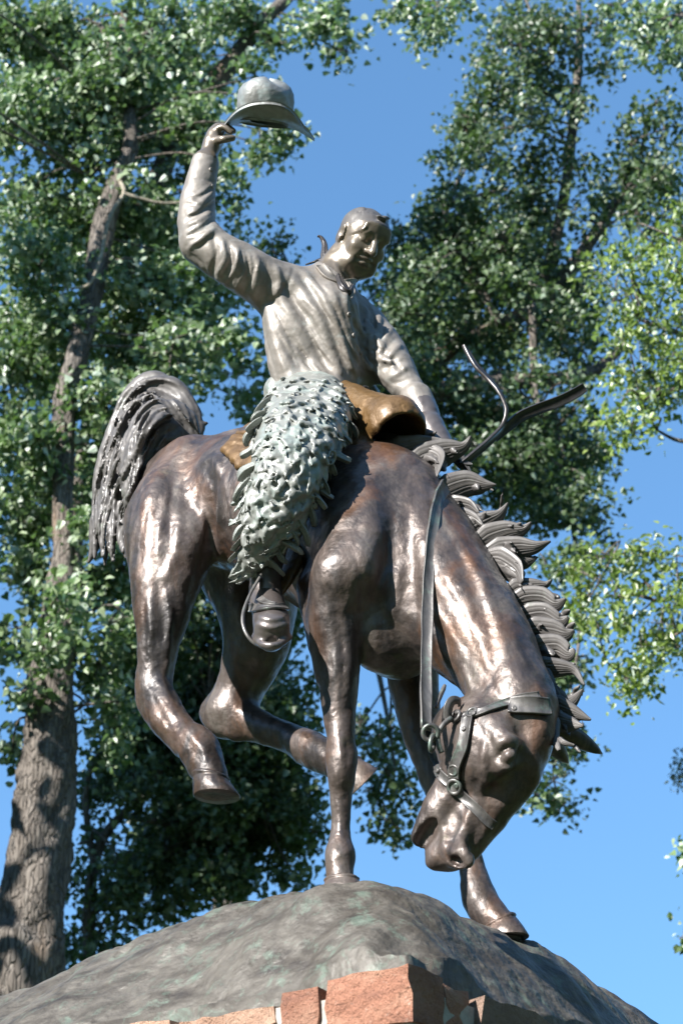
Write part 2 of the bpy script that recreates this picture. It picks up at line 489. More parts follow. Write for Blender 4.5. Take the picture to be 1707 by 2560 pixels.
    for L, w, a in (([(1100, 1990), (1140, 2020), (1175, 2065)], .006, .006), ([(1135, 1995), (1165, 2040), (1160, 2080)], .005, .005), ([(1205, 1955), (1180, 2005), (1165, 2050)], .006, .007),
                    ([(1090, 2030), (1110, 2070), (1108, 2120)], .007, .008), ([(1120, 2150), (1150, 2120), (1180, 2135)], .006, .007), ([(1110, 2100), (1135, 2105), (1150, 2125)], .005, -.006),
                    ([(1215, 1850), (1205, 1900), (1215, 1950)], .010, .008), ([(1240, 1950), (1215, 1985), (1196, 2030)], .008, -.008), ([(1300, 1800), (1310, 1840), (1325, 1870)], .010, -.007),
                    ([(1060, 1480), (1110, 1560), (1165, 1650)], .010, .008), ([(1080, 1420), (1150, 1530), (1195, 1640)], .012, -.009), ([(1150, 1350), (1215, 1480), (1262, 1620)], .014, .008),
                    ([(1180, 1640), (1220, 1690), (1245, 1740)], .010, -.007), ([(1130, 1630), (1165, 1690), (1190, 1750)], .008, .007), ([(1075, 1250), (1110, 1320), (1160, 1400)], .012, -.006),
                    ([(880, 1380), (905, 1440), (950, 1500)], .012, -.010), ([(945, 1320), (960, 1400), (950, 1470)], .014, .009), ([(1000, 1420), (990, 1500), (970, 1560)], .012, .008),
                    ([(820, 1560), (826, 1640), (838, 1720)], .006, -.006), ([(856, 1560), (858, 1640), (856, 1730)], .006, -.006), ([(880, 1540), (880, 1620), (872, 1700)], .006, .005),
                    ([(835, 1850), (846, 1880), (838, 1920)], .006, -.005), ([(870, 1850), (866, 1890), (872, 1930)], .006, -.005), ([(834, 2120), (850, 2140), (870, 2125)], .007, .006),
                    ([(420, 1230), (400, 1320), (395, 1400)], .014, .008), ([(370, 1260), (352, 1340), (352, 1410)], .010, -.007), ([(450, 1290), (440, 1370), (418, 1440)], .012, .009), ([(500, 1240), (508, 1310), (496, 1380)], .010, .008),
                    ([(360, 1500), (362, 1580), (364, 1660)], .006, -.006), ([(415, 1480), (425, 1540), (418, 1600)], .007, .006), ([(372, 1720), (392, 1740), (415, 1770)], .007, .006), ([(430, 1800), (462, 1838), (490, 1868)], .006, -.005),
                    ([(560, 1200), (580, 1290), (590, 1380)], .014, .008), ([(600, 1190), (620, 1280), (620, 1360)], .012, -.007)):
        A(L, w, a)
    f.rough(.0042, .085, 1); f.rough(.0026, .040, 2); f.rough(.0012, .018, 3)
    return f
HORSE = build_horse()
# ------------------------------------------------------------------ rider (one continuous figure: head, shirt, arms, hands, legs)
HC = P(904, 609, 5.02)                                   # middle of the head
hf = unit(0.36 * CR - 0.25 * CU + 0.90 * CT)             # the way the face looks
hu = 0.42 * CR + 0.88 * CU + 0.15 * CT
hu = unit(hu - hf * np.dot(hu, hf))
hr = unit(np.cross(hf, hu))                              # his right
def H(x, y, z):                                          # head space in metres: right, forward, up
    return HC + (hr * x + hf * y + hu * z) * .95

def build_rider():
    f = Field((-0.66, 4.45, 3.55), (0.36, 5.75, 5.95), 0.0045)
    C = f.chain
    # trunk
    C([(838, 1010, 5.14, 88), (812, 930, 5.11, 92), (796, 860, 5.09, 108), (800, 800, 5.08, 110), (806, 760, 5.07, 84)], k=.03, axis=HF, flat=.80)
    C([(740, 980, 5.04, 50), (716, 900, 5.03, 48), (710, 820, 5.02, 53), (712, 750, 5.02, 60)], k=.05)       # right flank
    C([(850, 930, 5.04, 50), (838, 850, 5.02, 60), (830, 780, 5.00, 66)], k=.06)                             # chest front
    C([(690, 718, 5.02, 52), (760, 728, 5.05, 50), (850, 765, 5.10, 52), (918, 822, 5.17, 48)], k=.05)       # shoulder girdle
    C([(880, 810, 5.12, 52), (892, 870, 5.11, 52), (896, 930, 5.11, 46)], k=.04)                             # left flank under the arm
    # neck
    C([(808, 730, 5.07, 66), (838, 682, 5.06, 51), (870, 640, 5.045, 47)], k=.035)
    # right arm up with the hat
    C([(715, 728, 5.02, 62), (660, 704, 4.98, 64), (600, 668, 4.95, 62), (545, 636, 4.94, 57), (506, 606, 4.94, 52)], k=.04)
    C([(506, 606, 4.94, 52), (492, 560, 4.94, 48), (494, 505, 4.935, 44), (502, 455, 4.93, 37), (512, 415, 4.93, 31)], k=.03)
    C([(504, 452, 4.93, 38), (513, 408, 4.93, 34.5)], k=.004)                                                # cuff
    C([(514, 412, 4.93, 26), (524, 380, 4.93, 23), (530, 362, 4.93, 22)], k=.006)                            # wrist
    # right hand: palm and fingers on the brim
    C([(528, 368, 4.93, 24), (538, 345, 4.93, 26), (545, 326, 4.93, 19)], k=.012, axis=unit(CR + .4 * CU), flat=.85)
    for a, b, c, dy in (((546, 322), (560, 318), (578, 330), -.035), ((548, 320), (564, 316), (584, 328), -.012), ((549, 321), (565, 318), (582, 329), .012), ((549, 324), (562, 322), (575, 331), .032)):
        C([(a[0], a[1], 4.93 + dy * .8, 9.5), (b[0], b[1], 4.93 + dy, 8.5), (c[0], c[1], 4.93 + dy, 7)], k=.008)
    C([(546, 350, 4.90, 11), (562, 348, 4.885, 10), (582, 345, 4.89, 8.5)], k=.01)                           # thumb under the brim
    # left arm down to the rope
    C([(912, 825, 5.17, 52), (945, 862, 5.12, 57), (980, 915, 5.075, 53), (1010, 958, 5.045, 42), (1030, 982, 5.03, 34)], k=.04)
    C([(1030, 975, 5.03, 32), (1060, 1035, 4.99, 32), (1085, 1080, 4.955, 30), (1098, 1105, 4.94, 30)], k=.008)
    C([(1042, 996, 5.01, 41), (1066, 1040, 4.98, 34)], k=.006)                                               # gauntlet cuff
    C([(1072, 1066, 4.965, 38), (1090, 1098, 4.94, 34)], k=.006)
    # left hand: fist round the rope
    C([(1092, 1095, 4.94, 30), (1106, 1118, 4.925, 30)], k=.01)
    for i in range(4):
        o = i * 9.5
        C([(1090 + o * .4, 1125 + o * .35 - 6, 4.91 + i * .018, 9.5), (1112 + o * .4, 1134 + o * .3 - 6, 4.89 + i * .018, 10), (1128 + o * .2, 1124 + o * .3, 4.90 + i * .018, 9), (1122, 1112 + o * .3, 4.925 + i * .016, 8)], k=.006)
    C([(1086, 1110, 4.90, 11), (1100, 1120, 4.875, 10.5), (1118, 1120, 4.875, 9)], k=.008)
    # legs inside the chaps
    C([(800, 1000, 5.08, 82), (800, 1070, 4.84, 74), (762, 1140, 4.67, 64), (710, 1270, 4.63, 48), (670, 1400, 4.69, 40), (664, 1490, 4.70, 36)], k=.05)
    C([(870, 1010, 5.22, 70), (920, 1120, 5.30, 66), (900, 1250, 5.42, 52), (850, 1400, 5.5, 40)], k=.05)
    # ---- head
    f.ell(H(0, -.008, .030), (.073, .092, .083), (hr, hf, hu), k=.02)
    f.ell(H(0, .030, -.030), (.058, .062, .085), (hr, hf, hu), k=.03)
    f.ell(H(0, .055, -.098), (.026, .022, .020), (hr, hf, hu), k=.02)             # chin
    for sx in (1, -1):
        f.ell(H(sx * .045, .035, -.075), (.018, .045, .022), (hr, unit(hf - .1 * hu), hu), k=.03)     # jaw
        f.ell(H(sx * .043, .066, -.018), (.020, .018, .018), (hr, hf, hu), k=.022)                   # cheek bone
        f.ell(H(sx * .031, .096, .018), (.020, .016, .0125), (hr, hf, hu), k=.010, cut=True)         # eye socket
        f.ell(H(sx * .031, .080, .017), (.0135, .0125, .0125), (hr, hf, hu), k=.004)
        f.crease3([H(sx * .047, .083, .017), H(sx * .031, .0935, .022), H(sx * .016, .090, .016)], .0045, .004)   # upper lid
        f.crease3([H(sx * .045, .082, .011), H(sx * .031, .091, .009), H(sx * .017, .089, .012)], .004, .003)
        f.ell(H(sx * .033, .084, .035), (.022, .010, .007), (unit(hr - sx * .12 * hu), hf, unit(hu + sx * .12 * hr)), k=.012)         # brow
        # ear
        e = H(sx * .078, -.005, .006)
        f.ell(e, (.011, .022, .034), (unit(hr - sx * .5 * hf), unit(hf + sx * .5 * hr), hu), k=.005)
        f.ell(e + hr * sx * .010 + hf * .006 + hu * .003, (.009, .012, .020), (hr, hf, hu), k=.004, cut=True)
        f.ell(e + hr * sx * .002 + hf * .006 - hu * .024, (.006, .008, .009), (hr, hf, hu), k=.004)
        # smile fold and nostril wing
        f.crease3([H(sx * .018, .100, -.022), H(sx * .030, .092, -.040), H(sx * .034, .082, -.060)], .006, -.0065)
        f.crease3([H(sx * .030, .090, -.030), H(sx * .040, .080, -.045), H(sx * .043, .070, -.062)], .009, .005)
        f.ell(H(sx * .012, .103, -.019), (.009, .011, .008), (hr, hf, hu), k=.006)
        f.ell(H(sx * .008, .108, -.026), (.0045, .006, .005), (hr, hf, hu), k=.003, cut=True)
    q = np.array([H(0, .090, .036), H(0, .100, .018), H(0, .113, -.002), H(0, .122, -.018)])
    f.chain(np.column_stack([q, [.011, .0095, .011, .0125]]), k=.012, world=True)
    f.ell(H(0, .086, .062), (.050, .012, .024), (hr, hf, hu), k=.03)              # forehead
    f.crease3([H(-.032, .074, -.046), H(-.016, .090, -.053), H(0, .096, -.0535), H(.016, .090, -.053), H(.032, .074, -.046)], .0055, -.014)          # mouth line
    f.ell(H(0, .093, -.044), (.024, .009, .006), (hr, hf, hu), k=.006)
    f.ell(H(0, .090, -.060), (.020, .010, .007), (hr, hf, hu), k=.006)
    f.crease3([H(-.016, .086, -.073), H(0, .090, -.073), H(.016, .086, -.073)], .006, -.005)
    # short hair cap with its edge at the temple, and a few raised locks over the brow
    f.ell(H(0, -.020, .044), (.0775, .0885, .080), (hr, hf, hu), k=.004)
    f.ell(H(0, -.072, -.005), (.062, .03, .05), (hr, hf, hu), k=.02)
    f.ell(H(.004, .074, .100), (.020, .012, .006), (unit(hr - .5 * hu), unit(hf + .6 * hu), unit(hu - .6 * hf)), k=.008)
    f.ell(H(-.014, .066, .108), (.014, .010, .006), (unit(hr + .4 * hu), unit(hf + .6 * hu), unit(hu - .6 * hf)), k=.008)
    f.crease([(872, 590), (892, 584), (918, 573), (925, 560), (936, 550)], .004, -.006)
    f.crease([(876, 584), (896, 577), (914, 568)], .006, .004)
    for k in range(22):
        x = -.066 + .132 * k / 21
        cz = math.sqrt(max(0, 1 - (x / .0775) ** 2))
        q = [H(x * (1 - .2 * t), -.020 + .0885 * cz * math.cos(a_), .044 + .080 * cz * math.sin(a_)) for t, a_ in zip(np.linspace(0, 1, 9), np.linspace(.55, 2.7, 9))]
        f.crease3(q, .0050, -.0065)
    # ---- folds of the shirt
    A = f.crease
    for L, w, a in (
        ([(725, 690), (775, 760), (815, 850), (850, 930)], .013, .013), ([(750, 690), (800, 760), (838, 850), (868, 930)], .010, -.011),
        ([(765, 685), (815, 755), (848, 830), (880, 920)], .011, .013), ([(790, 700), (835, 765), (860, 830), (893, 915)], .009, -.010),
        ([(690, 720), (735, 800), (775, 880), (800, 940)], .016, .010), ([(675, 745), (715, 830), (745, 900)], .012, -.009),
        ([(665, 770), (690, 850), (720, 930)], .016, .010), ([(700, 700), (752, 790), (800, 880)], .009, -.009),
        ([(812, 715), (850, 790), (880, 870), (905, 920)], .009, .011), ([(680, 770), (730, 870), (780, 945)], .010, .008),
        ([(655, 800), (672, 880), (690, 940)], .010, -.008),
        # shoulder seam and sleeve
        ([(738, 660), (722, 705), (690, 745), (650, 765)], .006, -.008),
        ([(690, 665), (700, 705), (690, 740)], .010, .010), ([(665, 655), (672, 700), (660, 750)], .008, -.009),
        ([(640, 640), (645, 690), (630, 745)], .011, .011), ([(615, 630), (620, 685), (606, 735)], .008, -.011),
        ([(593, 620), (597, 675), (585, 720)], .011, .012), ([(570, 608), (577, 665), (565, 712)], .008, -.011),
        ([(552, 598), (556, 650), (545, 700)], .010, .012), ([(533, 590), (540, 640), (530, 690)], .008, -.012),
        ([(530, 575), (505, 598), (478, 615)], .009, .011), ([(530, 545), (505, 572), (470, 590)], .009, -.010), ([(532, 525), (505, 548), (470, 562)], .010, .011),
        ([(533, 505), (508, 525), (478, 540)], .008, -.009), ([(535, 480), (512, 500), (485, 520)], .009, .009),
        ([(480, 640), (505, 660), (520, 690)], .010, -.009),
        # placket
        ([(862, 715), (868, 780), (878, 830), (897, 880), (925, 925)], .009, .012), ([(872, 720), (884, 800), (905, 870), (930, 920)], .008, -.012),
        # left chest and sleeve
        ([(890, 760), (895, 800), (915, 870)], .007, .011), ([(900, 765), (910, 810), (925, 860)], .006, -.010), ([(912, 768), (922, 815), (932, 870)], .007, .011),
        ([(930, 775), (935, 820), (940, 870)], .006, -.011), ([(948, 790), (945, 830), (948, 880)], .008, .012), ([(962, 802), (952, 840), (946, 880)], .006, -.011),
        ([(978, 820), (960, 850), (945, 890)], .008, .012), ([(990, 845), (968, 868), (952, 900)], .006, -.012), ([(1000, 862), (978, 885), (955, 910)], .009, .012),
        ([(1010, 900), (985, 912), (958, 925)], .007, -.011), ([(1018, 915), (992, 935), (970, 945)], .009, .011), ([(1025, 945), (1000, 955), (978, 960)], .006, -.009),
        # cuff edge on the raised arm
        ([(481, 443), (505, 447), (532, 456)], .0045, -.005),
        # neck cords
        ([(838, 660), (852, 690), (866, 715)], .007, .006), ([(825, 668), (838, 695), (850, 715)], .006, -.005),
        # belt line
        ([(690, 948), (760, 955), (830, 965), (920, 965)], .007, -.008),
    ):
        A(L, w, a * 1.25, y1=5.35)
    r_ = np.random.default_rng(4)
    for k in range(46):      # small creases between the big folds, running from the raised shoulder to the belt
        x0, y0 = r_.uniform(670, 900), r_.uniform(690, 880)
        L_ = r_.uniform(40, 110); d_ = .42 + r_.uniform(-.22, .22)
        A([(x0, y0), (x0 + L_ * d_ + r_.uniform(-8, 8), y0 + L_ * .55), (x0 + L_ * d_ * 1.9, y0 + L_)], r_.uniform(.004, .008), r_.uniform(.004, .008) * r_.choice([-1, 1]), y1=5.35)
    for k in range(26):      # sleeve of the raised arm
        t = r_.uniform(0, 1); x0 = 545 + 110 * t; y0 = 600 + 60 * t
        A([(x0, y0 - 5), (x0 + r_.uniform(-14, 10), y0 + 40), (x0 - r_.uniform(5, 40), y0 + r_.uniform(70, 105))], r_.uniform(.004, .007), r_.uniform(.004, .009) * r_.choice([-1, 1]), y1=5.35)
    for k in range(30):      # sleeve of the rope arm: folds that fan out from the placket
        t = r_.uniform(0, 1); x0 = 905 + 45 * t + r_.uniform(-8, 8); y0 = 790 + 130 * t
        an = 1.35 - 1.15 * t + r_.uniform(-.2, .2); L_ = r_.uniform(45, 95)
        A([(x0, y0), (x0 + L_ * .5 * math.cos(an) + 4, y0 + L_ * .5 * math.sin(an) - 6), (x0 + L_ * math.cos(an), y0 + L_ * math.sin(an))], r_.uniform(.005, .008), r_.uniform(.007, .013) * r_.choice([-1, 1]), y1=5.35)
    for k in range(18):
        y0 = r_.uniform(450, 600)
        A([(538, y0 - 12), (505, y0 + r_.uniform(0, 20)), (468, y0 + r_.uniform(10, 40))], r_.uniform(.004, .007), r_.uniform(.004, .008) * r_.choice([-1, 1]), y1=5.35)
    f.rough(.0016, .030, 11); f.rough(.0009, .014, 12)
    return f
RIDER = build_rider()
# ------------------------------------------------------------------ materials
def nodes_of(name):
    m = bpy.data.materials.new(name); m.use_nodes = True
    nt = m.node_tree
    return m, nt.nodes, nt.links, nt.nodes['Principled BSDF']
def noise(N, L, vec, scale, detail=6, rough=.6, dist=0.0):
    n = N.new('ShaderNodeTexNoise'); n.inputs['Scale'].default_value = scale; n.inputs['Detail'].default_value = detail
    n.inputs['Roughness'].default_value = rough; n.inputs['Distortion'].default_value = dist
    L.new(vec, n.inputs['Vector']); return n.outputs['Fac']
def ramp(N, L, fac, stops):
    r = N.new('ShaderNodeValToRGB'); e = r.color_ramp.elements
    while len(e) < len(stops): e.new(0.5)
    for i, (p, c) in enumerate(stops):
        e[i].position = p; e[i].color = (*c, 1) if len(c) == 3 else c
    L.new(fac, r.inputs[0]); return r.outputs[0]
def mixc(N, L, fac, a, b):
    m = N.new('ShaderNodeMix'); m.data_type = 'RGBA'
    for s, v in ((m.inputs[0], fac), (m.inputs[6], a), (m.inputs[7], b)):
        if isinstance(v, (int, float)): s.default_value = v
        elif isinstance(v, tuple): s.default_value = (*v, 1)
        else: L.new(v, s)
    return m.outputs[2]
def maprange(N, L, v, a, b, c, d):
    m = N.new('ShaderNodeMapRange'); L.new(v, m.inputs[0])
    for i, q in enumerate((a, b, c, d)): m.inputs[i + 1].default_value = q
    return m.outputs[0]
def bump(N, L, items, bsdf):
    """items: (height socket, strength, distance)"""
    prev = None
    for h, s, d in items:
        b = N.new('ShaderNodeBump'); b.inputs['Strength'].default_value = s; b.inputs['Distance'].default_value = d
        L.new(h, b.inputs['Height'])
        if prev is not None: L.new(prev, b.inputs['Normal'])
        prev = b.outputs['Normal']
    L.new(prev, bsdf.inputs['Normal'])
def coords(N, kind='Object'):
    return N.new('ShaderNodeTexCoord').outputs[kind]
def stretch(N, L, vec, sc):
    m = N.new('ShaderNodeMapping'); L.new(vec, m.inputs[0]); m.inputs['Scale'].default_value = sc; return m.outputs[0]

def bronze(name, stops, patch=None, metal=.7, rough=(.28, .5), streak=(9, 9, 2.2), bumps=.5, scale=1.0, verd=None, coat=.25):
    m, N, L, B = nodes_of(name)
    v = coords(N)
    n1 = noise(N, L, stretch(N, L, v, streak), 1.0 * scale, 8, .65, .6)
    c = ramp(N, L, n1, stops)
    if patch:
        n2 = noise(N, L, stretch(N, L, v, (4.5, 4.5, 1.9)), 1.0, 6, .62, .8)
        c = mixc(N, L, maprange(N, L, n2, patch[1], patch[2], 0, patch[3]), c, patch[0])
    if verd:
        n3 = noise(N, L, v, 13.0, 9, .72, .4)
        c = mixc(N, L, maprange(N, L, n3, verd[1], verd[1] + .12, 0, verd[2]), c, verd[0])
    L.new(c, B.inputs['Base Color'])
    B.inputs['Metallic'].default_value = metal
    B.inputs['Coat Weight'].default_value = coat; B.inputs['Coat Roughness'].default_value = .24
    r = noise(N, L, v, 16.0, 8, .7)
    L.new(maprange(N, L, r, .3, .7, rough[0], rough[1]), B.inputs['Roughness'])
    b1 = noise(N, L, v, 34.0, 4, .5); b2 = noise(N, L, v, 120.0, 4, .6); b0 = noise(N, L, v, 11.0, 3, .5)
    bump(N, L, [(b0, .7 * bumps, .030), (b1, .55 * bumps, .010), (b2, .35 * bumps, .0025)], B)
    return m
M = {}
M['horse'] = bronze('horse_bronze', [(.28, (0.015, 0.012, 0.012)), (.42, (0.041, 0.033, 0.030)), (.54, (0.094, 0.071, 0.061)), (.66, (0.136, 0.114, 0.099)), (.80, (0.053, 0.039, 0.035))],
                    patch=((0.132, 0.053, 0.017), .50, .66, .62), metal=.42, rough=(.26, .68), bumps=.6, coat=.22, verd=((.105, .105, .060), .60, .40))
M['shirt'] = bronze('shirt_bronze', [(.25, (0.130, 0.110, 0.094)), (.5, (0.221, 0.198, 0.175)), (.75, (0.162, 0.136, 0.113))], metal=.28, rough=(.46, .64), bumps=.3, coat=.1,
                    verd=((.34, .37, .35), .56, .5))
M['chaps'] = bronze('wool_bronze', [(.25, (0.132, 0.132, 0.118)), (.5, (0.220, 0.224, 0.205)), (.75, (0.167, 0.166, 0.146))], metal=.22, rough=(.42, .60), bumps=.35,
                    verd=((.265, .330, .300), .50, .55), scale=2.0)
M['saddle'] = bronze('saddle_bronze', [(.25, (0.063, 0.032, 0.009)), (.5, (0.127, 0.068, 0.019)), (.75, (0.089, 0.048, 0.014))], metal=.32, rough=(.44, .66), bumps=.8)
M['hair'] = bronze('hair_bronze', [(.25, (0.052, 0.045, 0.043)), (.5, (0.101, 0.092, 0.087)), (.75, (0.073, 0.065, 0.060))], metal=.30, rough=(.52, .72), bumps=.10,
                   verd=((.16, .19, .15), .58, .5), scale=2.0)
M['leather'] = bronze('strap_bronze', [(.30, (.030, .027, .026)), (.46, (.085, .078, .074)), (.58, (.140, .130, .122)), (.72, (.070, .062, .056))], metal=.42, rough=(.34, .62), bumps=.22, scale=2.2,
                      verd=((.15, .23, .185), .55, .6))
M['dark'] = bronze('dark_bronze', [(.25, (0.024, 0.021, 0.021)), (.5, (0.048, 0.042, 0.040)), (.75, (0.034, 0.029, 0.029))], metal=.5, rough=(.32, .48), bumps=.3)
M['boot'] = bronze('boot_bronze', [(.25, (0.079, 0.065, 0.058)), (.5, (0.135, 0.114, 0.106)), (.75, (0.098, 0.081, 0.075))], metal=.5, rough=(.28, .42), bumps=.2)
M['hat'] = bronze('hat_bronze', [(.25, (0.132, 0.130, 0.120)), (.5, (0.232, 0.236, 0.224)), (.75, (0.172, 0.162, 0.148))], metal=.35, rough=(.40, .58), bumps=.5,
                  verd=((.30, .36, .35), .52, .6))
M['base'] = bronze('base_bronze', [(.30, (0.024, 0.018, 0.015)), (.44, (0.058, 0.049, 0.039)), (.58, (0.104, 0.092, 0.077)), (.72, (0.044, 0.036, 0.029))], metal=.12, rough=(.50, .72),
                   patch=((.040, .034, .026), .54, .64, .6), streak=(4, 4, 9), bumps=1.0, scale=1.5, verd=((.125, .180, .140), .53, .55), coat=.05)

# ------------------------------------------------------------------ the statue
STAT_LOC = (0.02, 4.85, 2.66)
statue = thing('bronze_statue', 'brown bronze statue of a bucking horse with a rider waving his hat', 'statue', STAT_LOC)
horse = link('horse', HORSE.mesh('horse', 1), statue, M['horse'])
rider_m = RIDER.mesh('rider', 1)
rider_m.materials.append(M['shirt'])
rider = link('rider', rider_m, statue)
# skin, dark hair and gloves get their own patina: faces are sorted by where they sit on the figure
M['skin'] = bronze('skin_bronze', [(.25, (.095, .074, .055)), (.5, (.178, .146, .112)), (.75, (.128, .102, .076))], metal=.38, rough=(.26, .40), bumps=.12)
rider_m.materials.append(M['skin'])
rider_m.materials.append(M['boot'])
rider_m.materials.append(M['hair'])
def in_hair(c):
    d = (c - HC) / .95
    x, y, z = d @ hr, d @ hf, d @ hu
    zb = np.interp(y, [-.10, -.06, -.03, .0, .025, .055, .085], [-.075, -.060, -.02, .030, .046, .072, .080])
    ear_ = (np.abs(x) > .068) & (np.abs(y + .003) < .028) & (np.abs(z - .004) < .040)
    return (np.linalg.norm(d, axis=1) < .16) & (z > zb) & ~ear_
def sort_faces(me, tests):
    n = len(me.polygons)
    c = np.empty(n * 3, np.float32); me.polygons.foreach_get('center', c); c = c.reshape(-1, 3)
    mi = np.zeros(n, np.int32)
    for k, fn in tests: mi[fn(c)] = k
    me.polygons.foreach_set('material_index', mi)
NB = P(838, 668, 5.06)
WR = P(514, 405, 4.93); WR2 = P(534, 345, 4.93)
LG = P(1030, 978, 5.03); LG2 = P(1095, 1100, 4.94)
sort_faces(rider_m, [
    (1, lambda c: (np.linalg.norm(c - HC, axis=1) < .165) & ((c - P(826, 690, 5.06)) @ unit(P(880, 630, 5.04) - P(826, 690, 5.06)) > 0)),
    (3, in_hair),
    (1, lambda c: ((c - WR) @ unit(WR2 - WR) > 0) & (np.linalg.norm(c - WR2, axis=1) < .16)),
    (2, lambda c: (c[:, 2] < P(670, 1400, 4.8)[2])),
    (2, lambda c: ((c - LG) @ unit(LG2 - LG) > 0.03) & (np.linalg.norm(c - LG2, axis=1) < .17))])

# hat -----------------------------------------------------------------
def build_hat():
    cb = P(670, 303, 4.95)
    ax = unit(np.array([1, .12, -.05])); az = unit(np.array([0, -.64, 1])); ay = unit(np.cross(az, ax)); az = unit(np.cross(ax, ay))
    parts = []
    nr, na = 12, 64
    a = np.linspace(0, 2 * np.pi, na, endpoint=False)
    top = []; 
    def surf(r, th, off):
        rx, ry = .150, .150
        x = np.cos(th) * (.078 + (rx - .078) * r); y = np.sin(th) * (.088 + (ry - .088) * r)
        s = r ** 1.3
        z = .044 * s * np.abs(np.sin(th)) ** 2.2 * (1 + .08 * np.sin(3 * th)) - .050 * s * np.abs(np.cos(th)) ** 2.6 * np.where(np.cos(th) > 0, 1.0, .95) + .004 * np.sin(5 * th + 1) * s + .006 * np.sin(2 * th + .7) * s
        x = x * (1 + .06 * s * (np.cos(th) > 0.8))
        return cb + ax * x[..., None] + ay * y[..., None] + az * (z + off)[..., None]
    rr = np.linspace(-.25, 1, nr)
    TH, RR = np.meshgrid(a, rr)
    RC = np.maximum(RR, -.25)
    def s2(off): return surf(np.maximum(RC, 0), TH, off) + ((cb - surf(np.maximum(RC, 0), TH, off)) * np.where(RC < 0, -RC, 0)[..., None])
    T = s2(.0055); Bt = s2(-.0055)
    V = np.concatenate([T.reshape(-1, 3), Bt.reshape(-1, 3)])
    i = np.arange(nr - 1)[:, None]; j = np.arange(na)[None]; j2 = (j + 1) % na
    F = np.stack([i * na + j, i * na + j2, (i + 1) * na + j2, (i + 1) * na + j], -1).reshape(-1, 4)
    o = nr * na
    F = np.concatenate([F[:, ::-1], F + o])
    e = (nr - 1) * na + np.arange(na); e2 = (nr - 1) * na + (np.arange(na) + 1) % na
    F = np.concatenate([F, np.stack([e, e2, e2 + o, e + o], -1)])
    brim = mesh_np('brim', V, F)
    # crown: open below, dented at the top
    prof = [(.084, -.012), (.087, .004), (.090, .02), (.0945, .045), (.096, .068), (.092, .092), (.080, .114), (.060, .128), (.032, .135), (.008, .136)]
    n2 = 48
    th = np.linspace(0, 2 * np.pi, n2, endpoint=False)
    rows = []
    for k, (r, z) in enumerate(prof):
        q = z / .132
        rad = r * (1 + .02 * np.sin(2 * th + .5) + .025 * np.sin(5 * th + 2 * q) * (1 - q * .4) + .02 * np.sin(9 * th + 5 * q))
        dent = -.010 * np.exp(-((np.cos(th) * r - .03) ** 2 + (np.sin(th) * r + .045) ** 2) / .0011) * (q > .5)
        rows.append(cb + ax * (np.cos(th) * rad * .97)[:, None] + ay * (np.sin(th) * rad)[:, None] + az * (z * (1 + .04 * np.sin(th * 3 + 1)) + dent)[:, None] - ax * .016)
    rows2 = [r_ + (cb + az * .03 - r_) * .16 for r_ in rows][::-1]
    V = np.concatenate(rows + rows2); m = len(rows) * 2
    i = np.arange(m - 1)[:, None]; j = np.arange(n2)[None]; j2 = (j + 1) % n2
    F = np.stack([i * n2 + j, i * n2 + j2, (i + 1) * n2 + j2, (i + 1) * n2 + j], -1).reshape(-1, 4)
    k = len(prof) - 1
    crown = mesh_np('crown', V, F)
    hb = np.array([cb + ax * (np.cos(t) * .0925 - .016) + ay * np.sin(t) * .094 + az * (.012 + .003 * math.sin(2 * t)) for t in np.linspace(0, 2 * np.pi, 49)])
    v, f4, f3 = sweep(hb, strap_prof(), .010, .003, np.array([unit(p - cb - az * np.dot(p - cb, az)) for p in hb]))
    return brim, crown, mesh_np('hat_band', v, f4, f3)
hb_, hc_, hd_ = build_hat()
hat = link('hat', None, statue)
link('brim', hb_, hat, M['hat']); link('crown', hc_, hat, M['hat']); link('hat_band', hd_, hat, M['hat'])

